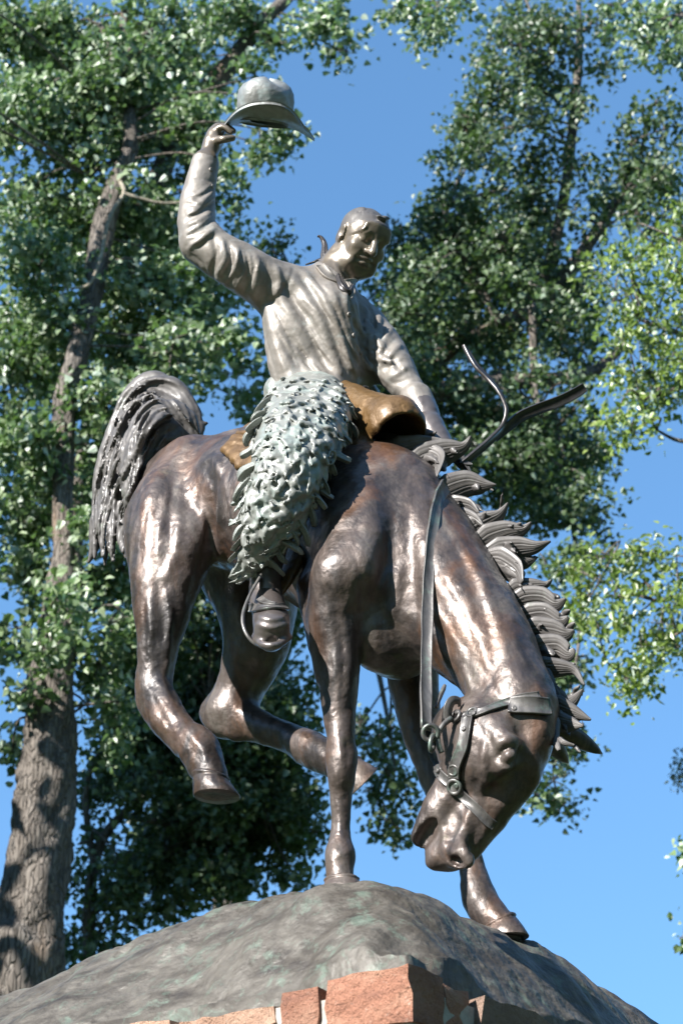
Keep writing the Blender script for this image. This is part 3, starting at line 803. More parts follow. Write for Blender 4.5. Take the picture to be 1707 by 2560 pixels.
# saddle --------------------------------------------------------------
def build_saddle():
    f = Field((-0.50, 4.50, 3.75), (0.30, 5.75, 4.75), 0.006)
    C = f.chain
    C([(640, 1120, 5.24, 40), (740, 1085, 5.14, 50), (850, 1062, 5.02, 46)], k=.04)                         # seat
    for yy in range(1092, 1172, 13):
        x0 = 568 + abs(yy - 1130) * .85
        q = [HORSE.hit(a, yy + (a - 570) * .05) for a in np.arange(x0, 720, 14)]; q = [p for p in q if p is not None]
        if len(q) > 1: f.chain([(*(p + HORSE.grad(p) * .012), .013) for p in q], k=.02, sub=2, world=True)       # corner of the skirt
    q = [HORSE.hit(a, b) for a, b in ((562, 1132), (590, 1150), (630, 1166), (680, 1180))]; q = [p for p in q if p is not None]
    f.chain([(*(p + HORSE.grad(p) * .012), .009) for p in q], k=.006, world=True)
    C([(600, 1108, 5.42, 30), (640, 1085, 5.30, 32), (690, 1090, 5.14, 28)], k=.03)                         # cantle
    C([(575, 1135, 5.19, 14), (640, 1162, 5.06, 16), (760, 1180, 4.92, 16), (850, 1150, 4.80, 16)], k=.05)   # near skirt
    # fork: an arch over the withers with a flared rim
    C([(820, 970, 5.10, 34), (858, 1000, 5.02, 50), (900, 1030, 4.95, 60), (945, 1052, 4.89, 70), (985, 1066, 4.85, 74)], k=.03)
    C([(975, 1062, 4.83, 74), (986, 1066, 4.815, 79)], k=.004)
    C([(935, 1085, 4.90, 50), (985, 1092, 4.83, 62), (1040, 1112, 4.74, 74)], k=.004, cut=True)
    C([(905, 1100, 4.86, 26), (898, 1160, 4.80, 28), (880, 1230, 4.76, 24)], k=.03)                          # near point of the fork
    C([(1035, 1080, 4.94, 22), (1040, 1130, 4.96, 24)], k=.03)
    C([(836, 955, 5.08, 20), (825, 925, 5.10, 22)], k=.02)                                                   # horn at the belt
    # fender and stirrup leather hanging inside the leg
    C([(800, 1150, 4.86, 40), (770, 1280, 4.80, 46), (730, 1400, 4.76, 38), (700, 1480, 4.72, 20)], k=.03, axis=HL, flat=.35)
    f.crease([(930, 1078), (955, 1050), (990, 1030), (1030, 1028)], .006, .006)
    for a in ([(826, 965), (870, 990), (925, 1006), (990, 1000)], [(838, 985), (880, 1012), (915, 1035), (925, 1068)], [(575, 1122), (610, 1100), (650, 1090)]):
        f.crease(a, .004, -.005)
    f.rough(.0030, .045, 51); f.rough(.0018, .018, 52)
    return f
SADDLE = build_saddle()
saddle = link('saddle', SADDLE.mesh('saddle', 1), statue, M['saddle'])

# chaps ---------------------------------------------------------------
ax_top = np.array([(742, 1000), (735, 1060), (725, 1130), (706, 1210), (676, 1300), (640, 1380), (618, 1432)], float)
def leg_dir(px, py):
    d = np.linalg.norm(ax_top - (px, py), axis=1); i = min(int(d.argmin()), len(ax_top) - 2)
    return unit(P(*ax_top[i + 1], 4.75) - P(*ax_top[i], 4.75))
def build_chaps():
    f = Field((-0.42, 4.32, 3.48), (0.30, 5.7, 4.80), 0.005)
    C = f.chain
    C([(742, 1000, 5.00, 62), (735, 1060, 4.80, 82), (725, 1130, 4.62, 86), (706, 1210, 4.575, 76), (676, 1300, 4.59, 66), (636, 1380, 4.64, 38), (614, 1430, 4.67, 18)], k=.04)
    C([(800, 1000, 4.98, 66), (812, 1050, 4.78, 66), (785, 1120, 4.62, 58), (750, 1200, 4.57, 50), (720, 1290, 4.585, 40)], k=.05)
    C([(700, 975, 5.06, 40), (745, 965, 5.05, 40), (800, 985, 5.00, 40)], k=.05)
    C([(690, 1110, 4.75, 54), (668, 1200, 4.70, 44), (626, 1300, 4.69, 32)], k=.05)
    C([(880, 1010, 5.20, 76), (925, 1110, 5.27, 66), (905, 1240, 5.36, 56), (860, 1380, 5.46, 46)], k=.04)   # far leg
    # matted curls: short flattened hooks that run down the leg and melt into each other
    r_ = np.random.default_rng(6)
    spots = []
    y = 956.0; row = 0
    while y < 1446:
        row += 1; x = 566 + (row % 2) * 15
        while x < 900:
            px, py = x + r_.uniform(-10, 10), y + r_.uniform(-9, 9); x += 17
            q = f.hit(px, py, y1=5.15)
            if q is None: continue
            n = f.grad(q)
            if np.dot(n, CT) > -.15: spots.append((q, n, px, py))
        y += 18
    for q, n, px, py in spots:
        d = leg_dir(px, py) + .45 * r_.normal(0, 1, 3); d = unit(d - n * np.dot(d, n)); b = np.cross(n, d)
        L_ = r_.uniform(.034, .068) * (.75 + .5 * (py - 970) / 470); w_ = r_.uniform(.0070, .0150); c_ = r_.uniform(-1, 1) * .4
        p0 = q - d * L_ * .35 - n * .004
        pts = [(*p0, w_ * .8), (*(p0 + d * L_ * .45 + n * .009 + b * c_ * L_ * .3), w_), (*(p0 + d * L_ * .85 + n * .011 + b * c_ * L_ * .7), w_ * .72), (*(p0 + d * L_ * 1.1 + n * r_.uniform(.004, .018) + b * c_ * L_ * 1.1), .0050)]
        f.chain(pts, k=.0022, sub=4, world=True, axis=n, flat=.50)
        for s_ in (-1, 1):                       # combed grooves on the curl
            f.crease3([np.array(a[:3]) + b * s_ * w_ * .35 + n * w_ * .6 for a in pts[:3]], .0030, -.0035)
        if r_.random() < .22:                    # a deep hollow beside it
            h_ = q + b * r_.choice([-1, 1]) * w_ * 1.5 + d * L_ * .3
            f.ell(h_ + n * .006, (.007, .012, .013), (b, d, n), k=.005, cut=True)
    for k in range(420):                         # cut grooves between the curls
        q, n, px, py = spots[int(r_.integers(0, len(spots)))]
        d = leg_dir(px, py) + .4 * r_.normal(0, 1, 3); d = unit(d - n * np.dot(d, n)); b = np.cross(n, d)
        o_ = q + b * r_.uniform(-.012, .012) + n * r_.uniform(.004, .014); L_ = r_.uniform(.02, .05); c_ = r_.uniform(-.3, .3)
        f.crease3([o_, o_ + d * L_ * .5 + b * c_ * L_ * .3, o_ + d * L_ + b * c_ * L_], r_.uniform(.0030, .0050), -r_.uniform(.007, .015))
    f.rough(.0022, .020, 21); f.rough(.0016, .010, 22)
    return f
CHAPS = build_chaps()
chaps = link('chaps', CHAPS.mesh('chaps', 1), statue, M['chaps'])

def tuft_mesh(seed):
    r = np.random.default_rng(seed)
    n = 10
    t = np.linspace(0, 1, n)
    # runs along -Z (down), lifts towards +Y (outwards), ends in a blunt curl
    bend = r.uniform(-.6, .6); curl = r.uniform(-.9, .5)
    pts = np.column_stack([bend * np.sin(t * 2.8) * .4, .03 + .30 * np.sin(t * 2.5) ** 1.1 + curl * .22 * t ** 3, -t * 1.05 + .15])
    w = (.30 + .04 * np.sin(t * 7 + seed)) * np.clip(np.sin(np.clip(.16 + .76 * t, 0, 1) * np.pi), 0, 1) ** .42 * (1 - .10 * t) + .01
    th = .25 * (1 - t ** 4) ** .5 + .04
    v, f4, f3 = sweep(pts, lock_prof(8, 1.6 + .5 * r.integers(0, 3)), w, th, (0, 1, 0))
    return mesh_np('wool_tuft', v, f4, f3)
TUFTS = [tuft_mesh(s) for s in range(10)]
def place(me, name, parent, pos, yv, zv, size, mat, sx=1.0, sy=1.0):
    """instance of a shared mesh: local Y along yv (outwards), local Z along zv"""
    y = unit(yv); z = np.asarray(zv, float); z = unit(z - y * np.dot(z, y)); x = np.cross(y, z)
    o = link(name, me, parent, mat)
    mw = Matrix(((x[0] * size * sx, y[0] * size * sy, z[0] * size, pos[0]), (x[1] * size * sx, y[1] * size * sy, z[1] * size, pos[1]), (x[2] * size * sx, y[2] * size * sy, z[2] * size, pos[2]), (0, 0, 0, 1)))
    o.matrix_basis = mw
    return o
cnt = 0
# tufts that stick out along the two borders of the leg
def border(pts, side, step=14):
    q = catmull([p for p in pts], 10)
    global cnt
    last = None
    for px, py in q:
        if last is not None and math.hypot(px - last[0], py - last[1]) < step * random.uniform(1.0, 3.6): continue
        last = (px, py)
        best = None
        for k in range(0, 60, 3):
            h = CHAPS.hit(px - side * k, py, y1=5.15)
            if h is not None: best = (h, k); break
        if best is None: continue
        h = best[0]
        out = unit(CR * side * random.uniform(.5, 1.1) + leg_dir(px, py) * random.uniform(.6, 1.3) + CT * random.uniform(-.1, .5))
        n = unit(CT * .8 + CHAPS.grad(h) * .5)
        place(TUFTS[random.randrange(10)], 'wool_tuft', chaps, h - out * .012, n, -out, random.uniform(.030, .066), M['chaps'], random.uniform(.45, .9), random.uniform(.5, 1.1))
        cnt += 1
border([(672, 990), (640, 1060), (628, 1110), (628, 1180), (607, 1228), (590, 1300), (577, 1358), (590, 1425)], -1)
border([(885, 1030), (878, 1075), (850, 1140), (830, 1220), (785, 1290), (745, 1330), (714, 1367), (674, 1420), (647, 1447)], 1)
print('tufts', cnt)

# boot and stirrup ------------------------------------------------------
def build_boot():
    f = Field((-0.34, 4.35, 3.40), (-0.05, 5.0, 3.95), 0.0045)
    C = f.chain
    C([(664, 1440, 4.72, 38), (665, 1490, 4.71, 43), (674, 1530, 4.67, 44), (679, 1556, 4.60, 47), (681, 1569, 4.55, 44)], k=.02, axis=CU, flat=.95)
    C([(636, 1594, 4.59, 8), (658, 1612, 4.53, 10), (692, 1613, 4.52, 10), (724, 1594, 4.57, 8)], k=.012)       # welt
    C([(676, 1588, 4.57, 36), (678, 1594, 4.65, 36)], k=.02)
    for yy, a in ((1545, .004), (1556, -.004), (1566, .004), (1578, -.003)):
        f.crease([(640, yy - 6), (680, yy + 4), (722, yy - 8)], .006, a)
    return f
BOOT = build_boot()
boot = link('boot', BOOT.mesh('boot', 1), statue, M['boot'])
def strap(name, parent, pts, width, thick, normals, mat, taper=None, prof=None):
    pts = np.asarray(pts, float)
    v, f4, f3 = sweep(pts, strap_prof() if prof is None else prof, width if taper is None else width * np.asarray(taper), thick, normals)
    return link(name, mesh_np(name, v, f4, f3), parent, mat)
def on_surface(f, px, n=8, lift=.006, y1=None):
    q = f.line(px, n, y1=y1)
    N = np.array([f.grad(p) for p in q])
    # smooth both
    for _ in range(3):
        q[1:-1] = (q[:-2] + 2 * q[1:-1] + q[2:]) / 4; N[1:-1] = (N[:-2] + 2 * N[1:-1] + N[2:]) / 4
    return q + N * lift, N
q, N = on_surface(BOOT, [(622, 1518), (650, 1524), (680, 1522), (712, 1520)], 8, .005)
strap('spur_strap', boot, q, .012, .004, N, M['leather'])
q, N = on_surface(BOOT, [(652, 1500), (668, 1512), (690, 1516)], 6, .006)
strap('spur_strap', boot, q, .010, .004, N, M['leather'])
sp = catmull([P(652, 1440, 4.65), P(626, 1485, 4.63), P(608, 1535, 4.60), P(612, 1575, 4.58), P(634, 1606, 4.58), P(672, 1622, 4.59), P(708, 1614, 4.63)], 6)
stir = strap('stirrup', saddle, sp, .011, .004, np.array([unit(np.cross(np.gradient(sp, axis=0)[i], CT)) for i in range(len(sp))]), M['leather'])
stir.name = 'stirrup'

# neckerchief tails, collar, buttons ------------------------------------
def blade(name, parent, pts, w, th, up, mat, gro=2):
    q = catmull(pts, 6); n = len(q); t = np.linspace(0, 1, n)
    W = np.interp(t, np.linspace(0, 1, len(w)), w)
    v, f4, f3 = sweep(q, lock_prof(6, gro), W, np.full(n, th) * (1 - .6 * t), up)
    return link(name, mesh_np(name, v, f4, f3), parent, mat)
blade('scarf_tail', rider, [P(830, 668, 5.10), P(812, 645, 5.11), P(811, 612, 5.12), P(803, 594, 5.12), P(794, 590, 5.12)], [.012, .016, .010, .006, .004], .006, CT, M['dark'])
blade('scarf_tail', rider, [P(822, 662, 5.10), P(802, 650, 5.11), P(785, 655, 5.12), P(764, 662, 5.12)], [.012, .012, .008, .003], .006, CU, M['dark'])
scarf = catmull([P(818, 688, 4.99), P(838, 712, 4.965), P(858, 724, 4.955), P(878, 716, 4.97)], 6)
q = [RIDER.hit(a, b) for a, b in ((800, 668), (818, 690), (842, 706), (866, 712), (884, 706))]
q = np.array([p for p in q if p is not None])
N = np.array([RIDER.grad(p) for p in q])
cq = catmull(q + N * .006, 5); cN = catmull(N, 5)
strap('collar', rider, cq, .016, .005, cN, M['shirt'])
blade('collar_point', rider, [P(812, 700, 4.985), P(832, 724, 4.955), P(846, 748, 4.945)], [.014, .018, .004], .006, CT, M['shirt'])
blade('collar_point', rider, [P(868, 708, 4.955), P(878, 730, 4.94), P(872, 752, 4.94)], [.010, .015, .004], .006, CT, M['shirt'])
blade('scarf_knot', rider, [P(846, 690, 4.96), P(856, 716, 4.93), P(872, 728, 4.93), P(882, 712, 4.945)], [.010, .014, .012, .006], .010, CT, M['dark'])
def disc(name, parent, c, n, r, h, mat, m=14):
    n = unit(n); a = unit(np.cross(n, [.3, .2, .9])); b = np.cross(n, a)
    rows = [(1.0, -.5), (1.0, .5), (.8, .9), (.45, .75), (.1, .7)]
    th = np.linspace(0, 2 * np.pi, m, endpoint=False)
    V = np.concatenate([c + (a * np.cos(th)[:, None] + b * np.sin(th)[:, None]) * r * q + n * h * z for q, z in rows])
    i = np.arange(len(rows) - 1)[:, None]; j = np.arange(m)[None]; j2 = (j + 1) % m
    F = np.stack([i * m + j, i * m + j2, (i + 1) * m + j2, (i + 1) * m + j], -1).reshape(-1, 4)
    k = (len(rows) - 1) * m
    F3 = [(k, k + q, k + q + 1) for q in range(1, m - 1)]
    return link(name, mesh_np(name, V, F, F3), parent, mat)
for px, py in ((528, 424), (531, 466), (873, 786), (885, 838), (902, 882)):
    h = RIDER.hit(px, py)
    if h is not None: disc('button', rider, h, RIDER.grad(h), .0075, .004, M['shirt'])
disc('button', chaps, P(838, 968, 4.97), CT, .011, .006, M['saddle'])
disc('belt_buckle', rider, P(912, 975, 4.99), CT + .4 * CR, .014, .006, M['dark'])
# ------------------------------------------------------------------ hooves
def hoof(top, bot, n_top, n_bot, fwd, rt, rb, name='hoof'):
    """oval hoof wall with a coronet band, from the centre of the coronet to the centre of the sole"""
    m = 28
    th = np.linspace(0, 2 * np.pi, m, endpoint=False)
    rows = []
    for t, k in ((-.06, .90), (0, 1.0), (.06, 1.06), (.14, 1.05), (.20, .96), (.25, .98), (.6, 1.0), (.97, 1.0), (1.0, .97), (1.0, .5), (.97, .1)):
        c = top + (bot - top) * t; r = (rt + (rb - rt) * max(0, min(1, t))) * k
        n = unit(n_top + (n_bot - n_top) * max(0, min(1, t)))
        a = unit(fwd - n * np.dot(fwd, n)); b = np.cross(n, a)
        wob = 1 + (.030 * np.sin(th * 13 + 1) if .0 <= t <= .15 and k > .99 else 0)
        rows.append(c + (a * np.cos(th)[:, None] * (1.12 + .10 * t) + b * np.sin(th)[:, None]) * (r * wob)[:, None] if np.ndim(wob) else c + (a * np.cos(th)[:, None] * (1.12 + .10 * t) + b * np.sin(th)[:, None]) * r)
    V = np.concatenate(rows); k = len(rows)
    i = np.arange(k - 1)[:, None]; j = np.arange(m)[None]; j2 = (j + 1) % m
    F = np.stack([i * m + j, i * m + j2, (i + 1) * m + j2, (i + 1) * m + j], -1).reshape(-1, 4)
    o = (k - 1) * m
    F3 = [(o, o + q, o + q + 1) for q in range(1, m - 1)] + [(0, q + 1, q) for q in range(1, m - 1)]
    me = mesh_np('hoof', V, F, F3)
    bm = bmesh.new(); bm.from_mesh(me); bmesh.ops.recalc_face_normals(bm, faces=bm.faces); bm.to_mesh(me); bm.free()
    return link(name, me, horse, M['horse'])
near_hind = hoof(P(525, 1938, 4.955), P(543, 1992, 4.94), unit(UP + .2 * CR), UP + .10 * CR, unit(HF), .047, .058)
far_hind = hoof(P(870, 1923, 5.23), P(908, 1955, 5.18), unit(P(860, 1915, 5.24) - P(905, 1950, 5.19)), unit(-.9 * CR + .9 * CU), unit(CR - .5 * CU), .046, .050)
near_fore = hoof(P(853, 2195, 4.665), P(860, 2236, 4.645), UP, UP, unit(HF), .038, .051)
far_fore = hoof(P(1241, 2304, 4.93), P(1268, 2345, 4.905), unit(UP - .5 * CR), UP, unit(HF), .045, .050)

# ------------------------------------------------------------------ ears
def ear(base, tip, w, up, name):
    q = catmull([base, base * .55 + tip * .45 + unit(up) * .012, tip], 6); n = len(q); t = np.linspace(0, 1, n)
    a = np.linspace(-2.2, 2.2, 9)
    prof = np.vstack([np.column_stack([np.sin(a), -np.cos(a)]), np.column_stack([np.sin(a[::-1]) * .78, -np.cos(a[::-1]) * .78])])
    W = w * (np.sin(np.clip(.22 + .78 * t, 0, 1) * np.pi) ** .7) * (1 - .2 * t) + .002
    v, f4, f3 = sweep(q, prof, W, W * .9, up)
    o = link(name, mesh_np('ear', v, f4, f3), horse, M['horse'])
    return o
ear(P(1360, 1822, 4.56), P(1504, 1884, 4.64), .034, CU + .5 * CR - .6 * CT, 'ear')
ear(P(1352, 1850, 4.62), P(1420, 1908, 4.70), .030, CU - .6 * CT, 'ear')

# ------------------------------------------------------------------ mane: flame-like locks along the crest
def lock(name, parent, px, w, th, depth, mat, up=None, gro=5, lift=None):
    """px: [(px,py)], w: widths in photo pixels along the lock"""
    n0 = len(px)
    Y = np.linspace(depth[0], depth[1], n0)
    pts = np.array([P(a, b, y) for (a, b), y in zip(px, Y)])
    q = catmull(pts, 7); n = len(q); t = np.linspace(0, 1, n)
    W = np.interp(t, np.linspace(0, 1, len(w)), w) * mpp(px[0][1], depth[0])
    TH = th * (np.sin(np.clip(.15 + .8 * t, 0, 1) * np.pi) ** .5 * (1 - .5 * t) + .06)
    v, f4, f3 = sweep(q, lock_prof(10, gro), W, TH, CT if up is None else up)
    return link(name, mesh_np(name, v, f4, f3), parent, mat)
MANE = [
    ([(955, 1125), (1000, 1118), (1050, 1112), (1092, 1098)], [14, 34, 26, 6], (4.86, 4.80)),
    ([(1015, 1180), (1060, 1150), (1110, 1130), (1150, 1118), (1160, 1100)], [16, 40, 38, 20, 5], (4.84, 4.78)),
    ([(1020, 1120), (1060, 1130), (1092, 1150), (1080, 1185)], [18, 34, 30, 8], (4.86, 4.76)),
    ([(940, 1090), (968, 1100), (1000, 1115), (1030, 1140)], [10, 22, 20, 6], (4.92, 4.86)),
    ([(1085, 1245), (1125, 1222), (1170, 1212), (1205, 1218), (1226, 1216)], [18, 38, 36, 20, 3], (4.81, 4.76)),
    ([(1110, 1275), (1140, 1262), (1172, 1270), (1190, 1285)], [14, 28, 26, 6], (4.80, 4.74)),
    ([(1128, 1300), (1160, 1290), (1188, 1298), (1202, 1312)], [14, 24, 20, 5], (4.78, 4.73)),
    ([(1160, 1345), (1192, 1325), (1222, 1300), (1248, 1285), (1258, 1264)], [18, 34, 30, 18, 4], (4.77, 4.72)),
    ([(1180, 1375), (1225, 1350), (1265, 1335), (1298, 1325), (1314, 1312)], [18, 38, 34, 18, 4], (4.75, 4.68)),
    ([(1200, 1400), (1250, 1378), (1295, 1368), (1332, 1368), (1358, 1356)], [18, 36, 32, 22, 4], (4.73, 4.66)),
    ([(1205, 1405), (1250, 1408), (1285, 1425), (1296, 1452)], [20, 40, 40, 10], (4.72, 4.64)),
    ([(1225, 1420), (1270, 1400), (1305, 1405), (1330, 1395)], [16, 30, 26, 8], (4.74, 4.70)),
    ([(1262, 1500), (1296, 1480), (1328, 1468), (1356, 1466), (1366, 1456)], [18, 36, 28, 12, 4], (4.69, 4.64)),
    ([(1268, 1520), (1310, 1503), (1350, 1500), (1384, 1512), (1402, 1498)], [16, 32, 34, 26, 5], (4.68, 4.62)),
    ([(1285, 1555), (1325, 1542), (1362, 1540), (1392, 1552), (1410, 1546)], [16, 34, 36, 28, 8], (4.66, 4.60)),
    ([(1298, 1592), (1340, 1580), (1378, 1578), (1406, 1588), (1424, 1578)], [16, 36, 38, 28, 6], (4.64, 4.59)),
    ([(1310, 1630), (1350, 1620), (1386, 1620), (1412, 1632), (1426, 1626)], [18, 36, 36, 26, 7], (4.62, 4.57)),
    ([(1325, 1675), (1360, 1670), (1400, 1672), (1432, 1678), (1447, 1706)], [16, 28, 24, 15, 5], (4.60, 4.56)),
    ([(1330, 1690), (1352, 1700), (1372, 1720), (1392, 1745)], [18, 34, 30, 14], (4.57, 4.52)),
    ([(1345, 1735), (1385, 1752), (1420, 1752), (1448, 1728)], [18, 34, 24, 4], (4.56, 4.52)),
    ([(1350, 1760), (1395, 1772), (1428, 1785), (1462, 1794)], [18, 34, 24, 5], (4.54, 4.50)),
    ([(1352, 1775), (1392, 1800), (1425, 1812), (1445, 1812)], [16, 28, 22, 5], (4.53, 4.48)),
    ([(1358, 1775), (1376, 1810), (1386, 1840), (1394, 1864)], [14, 22, 17, 8], (4.49, 4.43)),
    ([(1398, 1848), (1415, 1855), (1432, 1861)], [6, 8, 5], (4.42, 4.40)),
]
def build_mane():
    f = Field((.06, 4.25, 3.18), (.74, 5.0, 4.56), 0.0045)
    r_ = np.random.default_rng(14)
    def tongue(px, w, d, flat, k):
        n = len(px)
        sp = [(a, b, d[0] + (d[1] - d[0]) * i / (n - 1), max(w[i], 1.2)) for i, (a, b) in enumerate(px)]
        f.chain(sp, k=k, sub=8, axis=CT, flat=flat)
    for px, w, d in MANE:
        x0, y0 = px[0]; n = len(px)
        px = [(a + (a - x0) * .10 * (i / (n - 1)) ** 2 + r_.uniform(-4, 4) * (i > 0), b + (b - y0) * .10 * (i / (n - 1)) ** 2 + r_.uniform(-4, 4) * (i > 0)) for i, (a, b) in enumerate(px)]
        tongue(px, np.array(w) * np.linspace(1.0, .42, n), d, .36, .006)
        for s_ in range(2):                      # ragged side points
            i0 = int(r_.integers(1, n - 1)); a, b = px[i0]; a2, b2 = px[min(i0 + 1, n - 1)]
            t = np.array([a2 - a, b2 - b]); t = t / (np.linalg.norm(t) + 1e-6); nn_ = np.array([-t[1], t[0]]) * r_.choice([-1, 1])
            L_ = r_.uniform(24, 52); e = t * L_ + nn_ * r_.uniform(8, 26)
            tongue([(a, b), (a + e[0] * .5, b + e[1] * .5 - 3), (a + e[0], b + e[1])], [w[i0] * .5, w[i0] * .35, 1.5], (d[0] - .012, d[1] - .014), .5, .004)
    for px, w, d in MANE:                        # combed grooves along every tongue
        n = len(px)
        for g in np.linspace(-.85, .85, 7):
            ln = []
            for i, (a, b) in enumerate(px):
                a2, b2 = px[min(i + 1, n - 1)]; a1, b1 = px[max(i - 1, 0)]
                t = np.array([a2 - a1, b2 - b1], float); t /= np.linalg.norm(t) + 1e-6
                ln.append((a - t[1] * w[i] * g, b + t[0] * w[i] * g))
            f.crease(ln, .0034, -r_.uniform(.004, .008), n=6, taper=False)
    f.rough(.0022, .022, 41); f.rough(.0012, .011, 42)
    return f
MANEF = build_mane()
mane = link('mane', MANEF.mesh('mane', 0), horse, M['hair'])
for px, w, d in MANE:          # combed flame locks over the mass
    (x0_, y0_) = px[0]; n_ = len(px)
    px = [(a + (a - x0_) * .10 * (i / (n_ - 1)) ** 2 + random.uniform(-3, 3) * (i > 0), b + (b - y0_) * .10 * (i / (n_ - 1)) ** 2 + random.uniform(-4, 4) * (i > 0)) for i, (a, b) in enumerate(px)]
    lock('mane_lock', horse, px, np.array(w) * np.linspace(1.25, .62, n_), .0125, (d[0] - .010, d[1] - .010), M['hair'], gro=8)
# crest hair at the roots
rt = catmull([(990, 1150), (1060, 1225), (1120, 1295), (1180, 1385), (1240, 1480), (1290, 1585), (1325, 1680), (1352, 1770)], 6)
q = np.array([p for p in (HORSE.hit(a, b) for a, b in rt) if p is not None]); q = q + HL * .02

# ------------------------------------------------------------------ tail: combed locks thrown up and over
TAIL = [
    # root at the dock, up, over and down the left side (outermost first)
    ([(478, 1092), (440, 1010), (392, 962), (338, 985), (300, 1045), (280, 1120), (258, 1190), (240, 1270), (232, 1340)], [26, 40, 40, 36, 34, 30, 26, 20, 8]),
    ([(470, 1100), (432, 1030), (385, 990), (340, 1010), (310, 1070), (292, 1140), (270, 1210), (250, 1290), (243, 1370)], [24, 40, 40, 36, 34, 30, 26, 20, 8]),
    ([(466, 1110), (425, 1050), (380, 1020), (342, 1040), (318, 1095), (302, 1160), (284, 1230), (262, 1310), (262, 1385)], [22, 38, 38, 34, 32, 28, 24, 18, 7]),
    ([(462, 1120), (420, 1075), (378, 1052), (345, 1075), (326, 1125), (312, 1190), (298, 1260), (284, 1330), (282, 1400)], [20, 34, 34, 32, 28, 26, 22, 18, 7]),
    ([(460, 1128), (418, 1100), (380, 1085), (352, 1108), (336, 1160), (322, 1220), (312, 1290), (306, 1350), (312, 1400)], [18, 28, 28, 26, 24, 22, 18, 14, 6]),
    ([(455, 1138), (415, 1120), (382, 1116), (360, 1140), (346, 1190), (334, 1240), (326, 1295), (318, 1340)], [16, 22, 22, 20, 20, 18, 14, 5]),
    # the right hand, nearly upright part
    ([(488, 1092), (470, 1030), (446, 985), (420, 965), (385, 958), (350, 975), (318, 1030)], [22, 34, 34, 30, 26, 20, 7]),
    ([(492, 1086), (485, 1040), (470, 1000), (452, 975), (425, 958), (396, 956)], [18, 26, 26, 22, 18, 6]),
    ([(496, 1088), (500, 1070), (505, 1060), (512, 1062)], [14, 16, 12, 4]),
    ([(474, 1090), (452, 1030), (420, 990), (380, 985), (345, 1030), (322, 1085), (300, 1150), (276, 1225), (254, 1300), (252, 1390)], [18, 30, 30, 28, 26, 24, 22, 20, 16, 6]),
    ([(470, 1098), (445, 1050), (412, 1015), (372, 1010), (340, 1055), (318, 1120), (290, 1190), (262, 1260), (238, 1330), (236, 1395)], [16, 28, 28, 26, 24, 22, 22, 18, 14, 6]),
    ([(465, 1106), (436, 1070), (402, 1045), (366, 1050), (340, 1100), (322, 1160), (306, 1225), (292, 1300), (298, 1372)], [16, 26, 26, 24, 22, 20, 18, 14, 5]),
    ([(478, 1105), (440, 1080), (402, 1078), (368, 1108), (346, 1160), (334, 1215)], [20, 34, 38, 36, 28, 8]),
    ([(474, 1112), (436, 1104), (404, 1108), (378, 1132), (362, 1172)], [18, 28, 30, 26, 8]),
    ([(482, 1098), (452, 1050), (418, 1030), (384, 1045), (356, 1090), (338, 1150), (326, 1215), (318, 1280)], [20, 36, 40, 40, 38, 34, 28, 10]),
    ([(290, 1180), (262, 1250), (240, 1310), (232, 1370), (228, 1402)], [16, 22, 22, 16, 5]),
    ([(300, 1220), (276, 1290), (262, 1350), (262, 1408)], [14, 20, 18, 5]),
]
